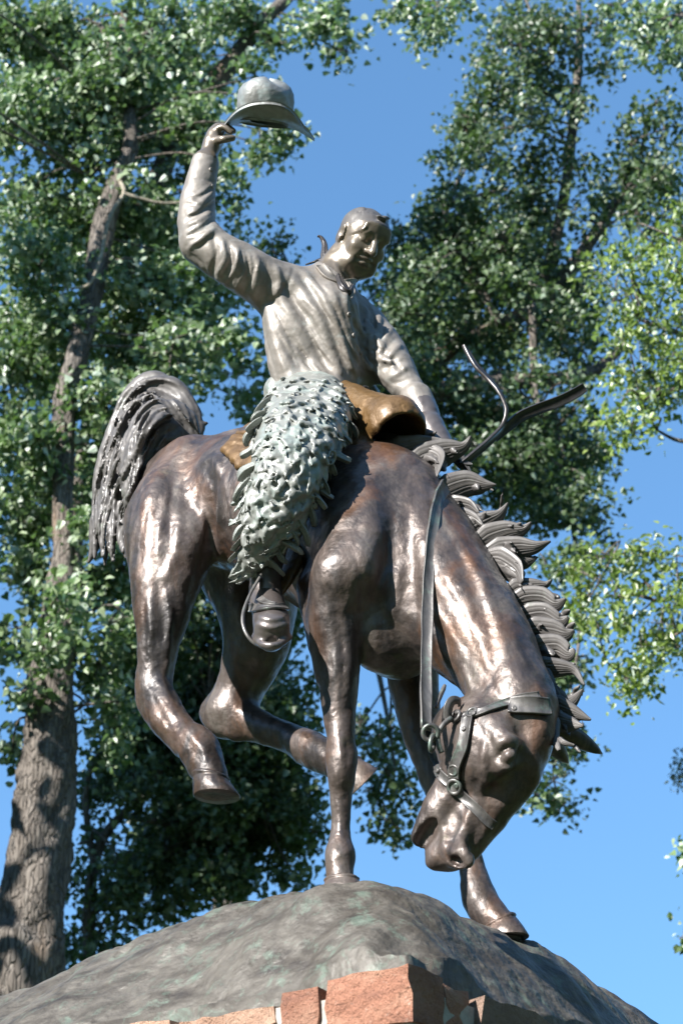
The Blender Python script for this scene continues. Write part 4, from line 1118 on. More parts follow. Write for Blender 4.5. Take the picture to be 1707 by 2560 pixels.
def build_tail():
    f = Field((-.92, 5.22, 3.55), (-.30, 5.85, 5.16), 0.005)
    r_ = np.random.default_rng(8)
    for k, (px, w) in enumerate(TAIL):           # chunky waving locks
        y1 = [5.62, 5.57, 5.52, 5.47, 5.43, 5.40, 5.50, 5.50, 5.50, 5.54, 5.56, 5.47, 5.58, 5.54][k] if k < 14 else 5.55
        if px[0] in ((478, 1105), (474, 1112), (482, 1098)): y1 = 5.36
        if px[0][0] < 310: y1 = 5.60
        y0 = min(5.50, y1 + .04) if px[0][0] > 400 else y1 - .04
        n = len(px)
        sp = [(a + 6 * math.sin(i * 2.0 + k) * (i > 1), b + 5 * math.cos(i * 1.8 + 2 * k) * (i > 1), y0 + (y1 - y0) * i / (n - 1), max(w[i] * (1.1 if px[0] in ((478, 1105), (474, 1112), (482, 1098)) else .80), 2)) for i, (a, b) in enumerate(px)]
        f.chain(sp, k=.006, sub=7, axis=CT, flat=.9)
    base = [(474, 1096), (440, 1030), (395, 990), (348, 1015), (316, 1080), (298, 1150), (278, 1220), (260, 1300), (252, 1370)]
    for k in range(84):                          # combed strands on the surface
        off = r_.uniform(-46, 95); n1 = int(r_.integers(4, 9)); st = int(r_.integers(0, 3)); ph = r_.uniform(0, 6)
        px = []
        for i in range(st, n1 + 1):
            a, b = base[i]; g = off * min(1, .35 + i / 3.0)
            px.append((a + g * .62 + 9 * math.sin(i * 1.5 + ph), b + g * .74 + 6 * math.cos(i * 1.5 + ph)))
        q = []
        for a, b in catmull(px, 5) if len(px) > 2 else px:
            h = f.hit(a, b)
            if h is not None: q.append(h)
        if len(q) < 5: continue
        q = np.array(q); q[1:-1] = (q[:-2] + 2 * q[1:-1] + q[2:]) / 4
        if r_.random() < .55:
            rad = r_.uniform(.005, .010) * np.sin(np.linspace(.25, 3.0, len(q))) ** .7 + .001
            f.chain(np.column_stack([q + CT * .003, rad]), k=.004, sub=1, world=True)
        else:
            f.crease3(q, .006, -.014)
    for k in range(190):                         # fine grooves
        off = r_.uniform(-46, 110); st = int(r_.integers(0, 5)); ph = r_.uniform(0, 6)
        px = [(base[i][0] + off * .62 + 8 * math.sin(i * 1.5 + ph), base[i][1] + off * .74 + 6 * math.cos(i * 1.5 + ph)) for i in range(st, min(st + 4, 9))]
        f.crease(px, r_.uniform(.003, .005), r_.uniform(-.008, -.004))
    for k in range(46):                          # the arch at the top
        o_ = r_.uniform(-16, 34); ph = r_.uniform(0, 6)
        px = [(a - o_ * .75 + 3 * math.sin(i * 1.7 + ph), b + o_ * .55 + 3 * math.cos(i * 1.7 + ph)) for i, (a, b) in enumerate([(490, 1080), (478, 1032), (452, 988), (418, 966), (380, 962), (342, 985), (312, 1030)])]
        i0 = int(r_.integers(0, 3)); f.crease(px[i0:i0 + 5], r_.uniform(.003, .005), r_.uniform(-.010, -.005))
    f.rough(.0016, .016, 31)
    return f
TAILF = build_tail()
link('tail', TAILF.mesh('tail', 0), horse, M['hair'])

# ------------------------------------------------------------------ halter
def halter(px, w, name='halter_strap', lift=.006, n=8, th=.004):
    q, N = on_surface(HORSE, px, n, lift)
    return strap(name, horse, q, w * .86, th, N, M['leather'])
halter([(1160, 1792), (1200, 1785), (1250, 1765), (1300, 1748), (1346, 1742)], .0125)
halter([(1272, 1768), (1320, 1764), (1368, 1770)], .026, n=10, lift=.010)
halter([(1172, 1796), (1168, 1830), (1160, 1870), (1142, 1915), (1138, 1945)], .019, lift=.008)
halter([(1094, 1925), (1112, 1945), (1138, 1966), (1176, 2008), (1214, 2048), (1232, 2062)], .0145)
halter([(1078, 1880), (1088, 1905), (1104, 1934)], .0135)
def torus(name, parent, c, n, R_, r_, mat, sq=1.0, a0=None):
    n = unit(n); a = unit(np.cross(n, [.2, .1, 1]) if a0 is None else a0 - n * np.dot(a0, n)); b = np.cross(n, a)
    th = np.linspace(0, 2 * np.pi, 22, endpoint=False); ph = np.linspace(0, 2 * np.pi, 8, endpoint=False)
    TH, PH = np.meshgrid(th, ph, indexing='ij')
    rad = R_ + r_ * np.cos(PH)
    V = c + a * (rad * np.cos(TH))[..., None] + b * (rad * np.sin(TH) * sq)[..., None] + n * (r_ * np.sin(PH))[..., None]
    i = np.arange(22)[:, None]; j = np.arange(8)[None]; i2 = (i + 1) % 22; j2 = (j + 1) % 8
    F = np.stack([i * 8 + j, i2 * 8 + j, i2 * 8 + j2, i * 8 + j2], -1).reshape(-1, 4)
    return link(name, mesh_np(name, V.reshape(-1, 3), F), parent, mat)
def ring_on(px, py, R_, r_, sq=1.0, lift=.008):
    h = HORSE.hit(px, py)
    if h is None: return
    n = HORSE.grad(h); torus('halter_ring', horse, h + n * lift, n, R_, r_, M['leather'], sq)
ring_on(1139, 1966, .017, .0055)
ring_on(1138, 1925, .015, .0045, .8)
ring_on(1144, 1794, .014, .005)
ring_on(1183, 1786, .013, .005)
for px, py in ((1150, 1786), (1190, 1790), (1166, 1826), (1103, 1930), (1145, 1962), (1284, 1776)):
    h = HORSE.hit(px, py)
    if h is not None: disc('rivet', horse, h + HORSE.grad(h) * .011, HORSE.grad(h), .007, .004, M['leather'])
# curled throat strap and its metal loop
blade('halter_strap', horse, [P(1118, 1800, 4.44), P(1120, 1770, 4.43), P(1130, 1752, 4.43), P(1146, 1752, 4.44), P(1148, 1766, 4.45)], [.012, .013, .012, .010, .006], .005, CT + .4 * CR, M['leather'], 1)
bq = catmull([P(1128, 1795, 4.435), P(1108, 1812, 4.43), P(1094, 1836, 4.43), P(1096, 1862, 4.43), P(1104, 1882, 4.435)], 5)
v, f4, f3 = sweep(bq, tube_prof(), .0075, .0075, CT); link('halter_ring', mesh_np('halter_ring', v, f4, f3), horse, M['leather'])
torus('rein_ring', horse, P(1076, 1832, 4.42), CT, .019, .006, M['leather'])
torus('rein_ring', horse, P(1080, 1858, 4.425), unit(CT * .4 + CR), .015, .0055, M['leather'], 1.3)
# rein from the crest down to the ring
rq = []
for a, b in ((1124, 1214), (1106, 1224), (1090, 1250), (1083, 1290)):
    h = HORSE.hit(a, b)
    if h is not None: rq.append(h + HORSE.grad(h) * .010)
yl = rq[-1][1]
for t in (.2, .4, .6, .8, 1.0):
    rq.append(P(1083 - 13 * math.sin(t * 2.2) - 8 * t, 1290 + 532 * t, yl + (4.42 - yl) * t))
rq = catmull(rq, 6)
for _ in range(4): rq[1:-1] = (rq[:-2] + 2 * rq[1:-1] + rq[2:]) / 4
# keep it clear of the neck
for i in range(len(rq)):
    d = HORSE.sample(rq[i])
    if d < .012: rq[i] = rq[i] + HORSE.grad(rq[i]) * (.012 - d)
for _ in range(30): rq[1:-1] = (rq[:-2] + 2 * rq[1:-1] + rq[2:]) / 4
tq = np.linspace(0, 1, len(rq))
rN = np.array([unit(CT + (.25 + .22 * math.sin(7 * t)) * CR) for t in tq])
strap('rein', statue, rq, .0155, .0045, rN, M['leather'], taper=np.interp(np.linspace(0, 1, len(rq)), [0, .15, .4, 1], [1.35, 1.2, 1.0, .95]) * (1 + .05 * np.sin(tq * 23) + .04 * np.sin(tq * 51 + 1)))
blade('rein', statue, [P(1088, 1770, 4.46), P(1098, 1745, 4.47), P(1108, 1722, 4.48), P(1112, 1712, 4.49)], [.005, .006, .006, .004], .004, CT, M['leather'], 1)
# loose rope ends flying up from the fist
def ribbon(pts, w, tw, name='rope_end'):
    q = catmull(pts, 8); n = len(q); t = np.linspace(0, 1, n)
    T, N, B = frames(q, CT)
    ang = np.interp(t, np.linspace(0, 1, len(tw)), tw)
    N2 = N * np.cos(ang)[:, None] + B * np.sin(ang)[:, None]
    W = np.interp(t, np.linspace(0, 1, len(w)), w)
    v, f4, f3 = sweep(q, strap_prof(), W, .0055, N2)
    return link(name, mesh_np(name, v, f4, f3), statue, M['dark'])
ribbon([P(1150, 1165, 4.90), P(1180, 1140, 4.90), P(1222, 1104, 4.91), P(1255, 1068, 4.92), P(1264, 1028, 4.92), P(1250, 985, 4.92), P(1222, 948, 4.93), P(1190, 915, 4.93), P(1168, 880, 4.94), P(1158, 863, 4.94)],
       [.012, .012, .013, .015, .017, .016, .015, .012, .009, .005], [.6, .7, .8, 1.0, 1.2, .7, .4, .3, .4, .5])
ribbon([P(1235, 1096, 4.95), P(1270, 1066, 4.95), P(1300, 1042, 4.95), P(1345, 1022, 4.95), P(1395, 1004, 4.95), P(1435, 984, 4.95), P(1460, 968, 4.95)],
       [.012, .015, .017, .017, .017, .016, .014], [.5, .4, .35, .3, .25, .2, .2])
blade('rope_knot', statue, [P(1122, 1130, 4.91), P(1145, 1145, 4.90), P(1158, 1160, 4.90), P(1180, 1162, 4.90)], [.016, .02, .018, .005], .014, CT, M['leather'], 2)
blade('rope_knot', statue, [P(1150, 1150, 4.90), P(1165, 1168, 4.90), P(1176, 1182, 4.90)], [.010, .010, .004], .008, CT, M['leather'], 2)

# ------------------------------------------------------------------ bronze ground under the horse
PC = P(1030, 2421, 4.10)                       # nearest top corner of the plinth
EL = unit([-.83, .56, 0]); ER = unit([.60, .80, 0])
def plinth(a, b, z=0.0): return PC + EL * a + ER * b + UP * z
def to_ab(p):
    d = np.asarray(p) - PC
    A = np.array([[EL[0], ER[0]], [EL[1], ER[1]]])
    return np.linalg.solve(A, d[:2]), d[2]
ctrl = []
for px, py, Y in ((-60, 2562, 5.60), (137, 2465, 5.40), (250, 2400, 5.28), (400, 2338, 5.14), (550, 2280, 5.00), (700, 2236, 4.68), (800, 2214, 4.53), (900, 2209, 4.52), (980, 2203, 4.55), (1060, 2242, 4.66),
                  (1150, 2292, 4.76), (1250, 2334, 4.81), (1330, 2368, 4.88), (1420, 2410, 4.98), (1480, 2440, 5.12), (1560, 2512, 5.22), (1640, 2562, 5.30),
                  (1060, 2330, 4.32), (1022, 2245, 4.50), (1058, 2392, 4.18), (1000, 2300, 4.36), (930, 2350, 4.26)):
    (a, b), z = to_ab(P(px, py, Y)); ctrl.append((a, b, z))
for a in np.linspace(.10, 2.1, 8): ctrl.append((a, .07, .035 + .02 * math.sin(a * 7)))
for b in np.linspace(.12, 1.6, 6): ctrl.append((.06, b, .03 + .015 * math.sin(b * 9)))
for a in np.linspace(.3, 2.1, 6): ctrl.append((a, 1.58, .03))
for a, b, z in ((.9, .95, .33), (1.4, 1.0, .25), (.5, 1.2, .25), (1.9, 1.0, .12), (2.1, .5, .03), (2.1, 1.2, .03)): ctrl.append((a, b, z))
for hp in (P(860, 2236, 4.645), P(1275, 2345, 4.905)):
    (a, b), z = to_ab(hp)
    for da, db in ((0, 0), (.05, .05), (-.04, .06)): ctrl.append((a + da, b + db, z + .012))
ctrl = np.array(ctrl)
def tps_fit(c, lam=2e-4):
    n = len(c); d = np.linalg.norm(c[:, None, :2] - c[None, :, :2], axis=2)
    K = np.where(d > 0, d * d * np.log(d + 1e-12), 0) + lam * np.eye(n)
    Q = np.column_stack([np.ones(n), c[:, :2]])
    A = np.block([[K, Q], [Q.T, np.zeros((3, 3))]])
    return np.linalg.solve(A, np.concatenate([c[:, 2], np.zeros(3)]))
wt = tps_fit(ctrl)
na_, nb_ = 380, 280
ga = np.linspace(.045, 2.12, na_); gb = np.linspace(.045, 1.60, nb_)
GA, GB = np.meshgrid(ga, gb, indexing='ij')
pt = np.column_stack([GA.ravel(), GB.ravel()])
d = np.linalg.norm(pt[:, None] - ctrl[None, :, :2], axis=2)
Z = (np.where(d > 0, d * d * np.log(d + 1e-12), 0) @ wt[:len(ctrl)] + wt[-3] + pt @ wt[-2:]).reshape(GA.shape)
def vnoise(x, y, seed=0):
    r = np.random.default_rng(seed); g = r.uniform(-1, 1, (64, 64))
    xi = np.floor(x).astype(int); yi = np.floor(y).astype(int); fx = x - xi; fy = y - yi
    fx = fx * fx * (3 - 2 * fx); fy = fy * fy * (3 - 2 * fy)
    G = lambda i, j: g[i % 64, j % 64]
    return (G(xi, yi) * (1 - fx) + G(xi + 1, yi) * fx) * (1 - fy) + (G(xi, yi + 1) * (1 - fx) + G(xi + 1, yi + 1) * fx) * fy
Z = Z + .018 * vnoise(GA * 5 + GB * 2, GB * 6, 1) + .013 * vnoise(GA * 11, GB * 13 + GA * 4, 2) +   .006 * vnoise(GA * 26 + 9, GB * 24, 3) + .0025 * vnoise(GA * 55 + 9, GB * 52 + GA * 20, 4)
Z = np.maximum(Z, .012)
edge = np.minimum(np.minimum(GA - .045, 2.12 - GA), np.minimum(GB - .045, 1.60 - GB))
top = PC + EL * GA[..., None] + ER * GB[..., None] + UP * Z[..., None]
V = top.reshape(-1, 3)
i = np.arange(na_ - 1)[:, None]; j = np.arange(nb_ - 1)[None]
F = np.stack([i * nb_ + j, (i + 1) * nb_ + j, (i + 1) * nb_ + j + 1, i * nb_ + j + 1], -1).reshape(-1, 4)
loop = [(i, 0) for i in range(na_)] + [(na_ - 1, j) for j in range(1, nb_)] + [(i, nb_ - 1) for i in range(na_ - 2, -1, -1)] + [(0, j) for j in range(nb_ - 2, 0, -1)]
li = np.array([a * nb_ + b for a, b in loop])
low = V[li].copy(); low[:, 2] = PC[2] - .06
o = len(V); V = np.concatenate([V, low]); k = np.arange(len(li)); k2 = (k + 1) % len(li)
side = np.stack([li[k], o + k, o + k2, li[k2]], 1)
if np.dot(np.cross(V[F[0][1]] - V[F[0][0]], V[F[0][2]] - V[F[0][0]]), UP) < 0: F = F[:, ::-1]
base_me = mesh_np('ground_mound', V, np.concatenate([F, side]))
bm = bmesh.new(); bm.from_mesh(base_me); bmesh.ops.recalc_face_normals(bm, faces=bm.faces); bm.to_mesh(base_me); bm.free()
link('ground_mound', base_me, statue, M['base'])

# ------------------------------------------------------------------ sandstone plinth
def stone_mat(name, stops, spots=None):
    m, N, L, B = nodes_of(name)
    v = coords(N)
    oi = N.new('ShaderNodeObjectInfo').outputs['Random']
    n1 = noise(N, L, stretch(N, L, v, (7, 7, 16)), 1.0, 8, .65, .5)
    c = ramp(N, L, n1, stops)
    n2 = noise(N, L, v, 60, 5, .7)
    c = mixc(N, L, maprange(N, L, n2, .60, .72, 0, .6), c, spots or (.46, .33, .25))
    hs = N.new('ShaderNodeHueSaturation'); L.new(c, hs.inputs['Color']); L.new(maprange(N, L, oi, 0, 1, .82, 1.15), hs.inputs['Value'])
    L.new(hs.outputs[0], B.inputs['Base Color']); B.inputs['Roughness'].default_value = .9
    bump(N, L, [(noise(N, L, v, 25, 6, .65), 1.0, .035), (noise(N, L, v, 130, 4, .7), .8, .007)], B)
    return m
M['stone'] = stone_mat('red_sandstone', [(.25, (.190, .088, .062)), (.5, (.345, .158, .100)), (.75, (.425, .235, .158))], (.44, .34, .28))
M['stone_pale'] = stone_mat('orange_sandstone', [(.25, (.270, .145, .095)), (.5, (.400, .240, .165)), (.75, (.460, .310, .225))], (.50, .40, .32))
M['stone_dark'] = stone_mat('brown_sandstone', [(.25, (.17, .105, .08)), (.5, (.27, .175, .13)), (.75, (.35, .25, .19))])
def mortar_mat():
    m, N, L, B = nodes_of('pale_mortar')
    v = coords(N)
    L.new(ramp(N, L, noise(N, L, v, 30, 6, .7), [(.3, (.30, .27, .24)), (.7, (.46, .42, .37))]), B.inputs['Base Color'])
    B.inputs['Roughness'].default_value = .95
    bump(N, L, [(noise(N, L, v, 80, 5, .7), .8, .006)], B)
    return m
M['mortar'] = mortar_mat()
pl = thing('stone_plinth', 'red sandstone plinth of rough blocks under the bronze statue', 'plinth', (float(plinth(1, .8)[0]), float(plinth(1, .8)[1]), 0))
LA, LB = 2.20, 1.68
def prism(name, base_pts, z0, z1, parent, mat):
    V = np.array([(*p[:2], z0) for p in base_pts] + [(*p[:2], z1) for p in base_pts]); n = len(base_pts)
    F = [(i, (i + 1) % n, n + (i + 1) % n, n + i) for i in range(n)] + [(3, 2, 1, 0), (4, 5, 6, 7)]
    me = mesh_np(name, V, np.array(F), smooth=False)
    bm = bmesh.new(); bm.from_mesh(me); bmesh.ops.recalc_face_normals(bm, faces=bm.faces); bm.to_mesh(me); bm.free()
    return link(name, me, parent, mat)
cr = .010
prism('mortar', [plinth(cr, cr), plinth(LA - cr, cr), plinth(LA - cr, LB - cr), plinth(cr, LB - cr)], -.2, PC[2] - .034, pl, M['mortar'])
def block(a0, a1, b0, b1, z0, z1, mat, seed, rough=.008, name='stone_block'):
    """a dressed block with broken edges, in plinth coordinates; z from the plinth top"""
    r = np.random.default_rng(seed)
    bm = bmesh.new()
    nx, ny, nz = max(2, int((a1 - a0) / .035)), max(2, int((b1 - b0) / .035)), max(2, int((z1 - z0) / .03))
    nx, ny, nz = min(nx, 14), min(ny, 14), min(nz, 7)
    vs = {}
    def vert(i, j, k):
        if (i, j, k) in vs: return vs[(i, j, k)]
        a = a0 + (a1 - a0) * i / nx; b = b0 + (b1 - b0) * j / ny; z = z0 + (z1 - z0) * k / nz
        ex = (i in (0, nx)) + (j in (0, ny)) + (k in (0, nz))
        s = rough * (1 if ex == 1 else 1.0)
        ca, cb, cz = (a0 + a1) / 2, (b0 + b1) / 2, (z0 + z1) / 2
        pull = .0 if ex == 1 else (.0015 if ex == 2 else .003)
        a += r.uniform(-s, s) - pull * np.sign(a - ca) * (i in (0, nx)); b += r.uniform(-s, s) - pull * np.sign(b - cb) * (j in (0, ny)); z += r.uniform(-s, s) - pull * np.sign(z - cz) * (k in (0, nz))
        v = bm.verts.new(plinth(a, b, z)); vs[(i, j, k)] = v; return v
    for k in (0, nz):
        for i in range(nx):
            for j in range(ny): bm.faces.new([vert(i, j, k), vert(i + 1, j, k), vert(i + 1, j + 1, k), vert(i, j + 1, k)])
    for j in (0, ny):
        for i in range(nx):
            for k in range(nz): bm.faces.new([vert(i, j, k), vert(i + 1, j, k), vert(i + 1, j, k + 1), vert(i, j, k + 1)])
    for i in (0, nx):
        for j in range(ny):
            for k in range(nz): bm.faces.new([vert(i, j, k), vert(i, j + 1, k), vert(i, j + 1, k + 1), vert(i, j, k + 1)])
    bmesh.ops.recalc_face_normals(bm, faces=bm.faces)
    me = bpy.data.meshes.new(name); bm.to_mesh(me); bm.free()
    me.polygons.foreach_set('use_smooth', np.ones(len(me.polygons), bool))
    me.set_sharp_from_angle(angle=R(38))
    return link(name, me, pl, mat)
# top course, left face (a runs away to the left), then right face; z measured from the plinth top
J = .020
block(.0, .225, -.004, .122, -.112, .010, M['stone'], 1, .0055)
block(.247, .350, .0, .11, -.20, -.004, M['stone'], 2, .0055)
block(.366, .64, .004, .12, -.075, -.028, M['stone_pale'], 3, .0065)
block(.665, 1.15, .0, .12, -.10, -.020, M['stone_pale'], 4, .0065)
block(1.18, 1.62, .0, .12, -.11, -.016, M['stone'], 10, .004)
block(1.65, LA, .0, .12, -.12, -.016, M['stone'], 5, .004)
block(.006, .12, .140, .235, -.13, -.004, M['stone'], 6, .006)
block(-.012, .12, .255, .587, -.11, -.010, M['stone_dark'], 7, .0075)
block(.0, .12, .61, 1.05, -.12, -.02, M['stone_dark'], 8, .012)
block(.0, .12, 1.08, LB, -.12, -.02, M['stone_dark'], 9, .012)
# the courses below
z = -.135; sd = 20
while PC[2] + z > .1:
    hgt = random.uniform(.12, .19)
    a = -.005 if True else 0
    first = True
    while a < LA - .08:
        wd = random.uniform(.22, .48)
        if z > -.15 and a < .2: wd = .23
        a2 = min(a + wd, LA)
        if LA - a2 < .1: a2 = LA
        zt = z if not (z > -.15 and .2 < a < .35) else z - .085
        if not (z > -.15 and a >= .56): pass
        if zt - (z - hgt + .02) > .03:
            block(a, a2, random.uniform(-.006, .008), .11, z - hgt + .02, zt, M[random.choice(['stone', 'stone_pale', 'stone', 'stone_dark'])], sd, .006); sd += 1
        a = a2 + .025
    b = .14
    while b < LB - .08:
        b2 = min(b + random.uniform(.22, .46), LB)
        if LB - b2 < .1: b2 = LB
        block(random.uniform(-.006, .008), .11, b, b2, z - hgt + .02, z, M[random.choice(['stone', 'stone_pale', 'stone_dark'])], sd, .010); sd += 1
        b = b2 + .025
    z -= hgt
# ------------------------------------------------------------------ trees
def bark_mat(name, stops, sc=1.0):
    m, N, L, B = nodes_of(name)
    v = coords(N)
    n0 = noise(N, L, stretch(N, L, v, (6 * sc, 6 * sc, 1.5 * sc)), 1.0, 8, .65, 1.2)
    c = ramp(N, L, n0, stops)
    n1 = noise(N, L, stretch(N, L, v, (1.2, 1.2, .35)), 1.0, 4, .6)
    c = mixc(N, L, maprange(N, L, n1, .58, .70, 0, .5), c, (.30, .17, .075))
    L.new(c, B.inputs['Base Color']); B.inputs['Roughness'].default_value = .92
    w = N.new('ShaderNodeTexVoronoi'); w.feature = 'DISTANCE_TO_EDGE'; w.inputs['Scale'].default_value = 1.0
    wv = N.new('ShaderNodeMapping'); wv.inputs['Scale'].default_value = (32 * sc, 32 * sc, 5.0 * sc)
    nz = N.new('ShaderNodeTexNoise'); nz.inputs['Scale'].default_value = 5.0; L.new(v, nz.inputs['Vector'])
    mx = N.new('ShaderNodeMix'); mx.data_type = 'RGBA'; mx.inputs[0].default_value = .05; L.new(v, mx.inputs[6]); L.new(nz.outputs['Color'], mx.inputs[7])
    L.new(mx.outputs[2], wv.inputs[0]); L.new(wv.outputs[0], w.inputs['Vector'])
    h = maprange(N, L, w.outputs['Distance'], 0, .16, 0, 1)
    bump(N, L, [(h, 1.0, .030 / sc), (n0, .7, .03), (noise(N, L, v, 60, 5, .7), .5, .006)], B)
    return m
M['bark'] = bark_mat('cottonwood_bark', [(.3, (.070, .058, .048)), (.5, (.150, .126, .106)), (.7, (.225, .198, .170))])
M['bark_pale'] = bark_mat('pale_bark', [(.3, (.22, .18, .13)), (.5, (.42, .36, .27)), (.7, (.52, .46, .36))], 2.0)
def leaf_mat(name, lo, mid, hi, trans, gloss=.36, under=(.40, .47, .37)):
    m, N, L, B = nodes_of(name)
    v = coords(N)
    g = N.new('ShaderNodeNewGeometry').outputs['Random Per Island']
    n0 = noise(N, L, v, .9, 4, .6)
    c = ramp(N, L, g, [(.05, lo), (.50, mid), (.92, hi)])
    hs = N.new('ShaderNodeHueSaturation'); L.new(c, hs.inputs['Color']); L.new(maprange(N, L, n0, .3, .7, .62, 1.35), hs.inputs['Value'])  # pale and dark clumps: sun and shade put into the leaf colour
    bf = N.new('ShaderNodeNewGeometry').outputs['Backfacing']
    # silvery undersides, pale enough to stand in for sunlit sheen too
    L.new(mixc(N, L, bf, hs.outputs[0], under), B.inputs['Base Color']); B.inputs['Roughness'].default_value = gloss
    B.inputs['Specular IOR Level'].default_value = .55
    tr = N.new('ShaderNodeBsdfTranslucent'); tr.inputs[0].default_value = (*trans, 1)
    ms = N.new('ShaderNodeMixShader'); ms.inputs[0].default_value = .26
    out = N['Material Output']
    L.new(B.outputs[0], ms.inputs[1]); L.new(tr.outputs[0], ms.inputs[2]); L.new(ms.outputs[0], out.inputs[0])
    return m
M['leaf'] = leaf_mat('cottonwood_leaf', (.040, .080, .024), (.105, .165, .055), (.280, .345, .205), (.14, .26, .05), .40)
M['leaf_dark'] = leaf_mat('shade_toned_cottonwood_leaf', (.020, .044, .014), (.046, .084, .026), (.115, .160, .070), (.10, .18, .035), .42, (.20, .26, .18))  # darkened copy of the cottonwood leaf, crown shade put into its colour
M['leaf_yellow'] = leaf_mat('yellow_green_leaf', (.065, .115, .018), (.135, .205, .030), (.225, .285, .075), (.22, .34, .05), .36)  # the ash leaf's own yellow-green
M['leaf_pine'] = leaf_mat('needle_green', (.04, .065, .03), (.055, .085, .035), (.075, .105, .045), (.05, .08, .02), .6)

def tube_path(spec, sides=14, sub=6, bump_amp=.0, seed=0):
    """spec: (px, py, Y, radius px)"""
    A = np.array(spec, float)
    pts = np.array([P(a[0], a[1], a[2]) for a in A]); rad = np.array([a[3] * mpp(a[1], a[2]) for a in A])
    return tube_world(np.column_stack([pts, rad]), sides, sub, bump_amp, seed)
def tube_world(PR, sides=14, sub=6, bump_amp=0.0, seed=0):
    q = catmull(PR, sub)
    pts, rad = q[:, :3], np.maximum(q[:, 3], .002)
    T, N, B = frames(pts, np.array([0, -1, .1]))
    th = np.linspace(0, 2 * np.pi, sides, endpoint=False)
    r = np.random.default_rng(seed)
    ph = r.uniform(0, 6, 4)
    s = np.arange(len(pts))[:, None] * .5
    wob = 1 + bump_amp * (.5 * np.sin(3 * th[None] + ph[0] + s * .5) + .35 * np.sin(5 * th[None] + ph[1] - s * .7) + .3 * r.uniform(-1, 1, (len(pts), sides)))
    V = pts[:, None] + (N[:, None] * np.cos(th)[None, :, None] + B[:, None] * np.sin(th)[None, :, None]) * (rad[:, None] * wob)[..., None]
    n, m = len(pts), sides
    i = np.arange(n - 1)[:, None]; j = np.arange(m)[None]; j2 = (j + 1) % m
    F = np.stack([i * m + j, i * m + j2, (i + 1) * m + j2, (i + 1) * m + j], -1).reshape(-1, 4)
    F3 = [(0, k + 1, k) for k in range(1, m - 1)] + [((n - 1) * m, (n - 1) * m + k, (n - 1) * m + k + 1) for k in range(1, m - 1)]
    return V.reshape(-1, 3), F, np.array(F3)

LEAF2D = np.array([(0, 0, 0), (.40, .10, .10), (.38, .46, .13), (0, 1, -.04), (-.38, .46, .13), (-.40, .10, .10)], float)
LEAFN = np.array([(0, 0, 0), (.17, .22, .05), (.16, .60, .05), (0, 1, -.06), (-.16, .60, .05), (-.17, .22, .05)], float)
def leaf_frames(n, r, bias):
    """long axis hangs, blade normal random with a bias"""
    ln = r.normal(0, 1, (n, 3)) + bias
    ln /= np.linalg.norm(ln, axis=1)[:, None]
    ax = r.normal(0, .75, (n, 3)) + np.array([0, 0, -.75])
    ax -= ln * (ax * ln).sum(1)[:, None]; ax /= np.linalg.norm(ax, axis=1)[:, None] + 1e-9
    return np.cross(ax, ln), ax, ln
def scatter(clumps, r, per_m2, size):
    """clumps: (px, py, Y, rx px, ry px, density); leaves gather round twig ends"""
    out = []; twigs = []
    for c in clumps:
        px, py, Y, rx, ry, den = c
        s = mpp(py, Y); ctr = P(px, py, Y)
        RX, RY = rx * s, ry * s; RZ = max(.35, .8 * (RX + RY) / 2)
        nt = max(4, int(den * RX * RY * 3.14 * 34))
        q = r.normal(0, 1, (nt, 3)); q /= np.linalg.norm(q, axis=1)[:, None]
        q *= (r.uniform(.05, 1, nt) ** .45)[:, None]
        tw = ctr + q[:, :1] * RX * CR + q[:, 1:2] * RY * CU + q[:, 2:3] * RZ * CT
        twigs.append((ctr, tw))
        k = r.poisson(per_m2 * 1.35, nt)
        for t, n in zip(tw, k):
            if n < 1: continue
            d = r.normal(0, 1, (n, 3)) * np.array([.085, .085, .075]) * r.uniform(.7, 1.5)
            d[:, 2] -= abs(r.normal(0, .04, n))
            out.append(t + d)
    p = np.concatenate(out)
    return p, r.uniform(.5, 1.35, len(p)) * size, twigs
def leaves_mesh(name, p, sz, r, bias, shape=LEAF2D):
    X, Yx, Z = leaf_frames(len(p), r, bias)
    V = p[:, None] + (X[:, None] * shape[None, :, 0, None] + Yx[:, None] * shape[None, :, 1, None] + Z[:, None] * shape[None, :, 2, None]) * sz[:, None, None]
    n = len(p); o = np.arange(n)[:, None] * 6
    F = np.concatenate([o + np.array([[0, 1, 2, 3]]), o + np.array([[0, 3, 4, 5]])])
    return mesh_np(name, V.reshape(-1, 3), F, smooth=False), (X, Yx, Z)
SINGLE = {}
def single_leaf(shape, key):
    if key not in SINGLE:
        SINGLE[key] = mesh_np('leaf', shape, np.array([[0, 1, 2, 3], [0, 3, 4, 5]]), smooth=False)
    return SINGLE[key]
BIAS = np.array(sun_dir) * .8 + CT * .2
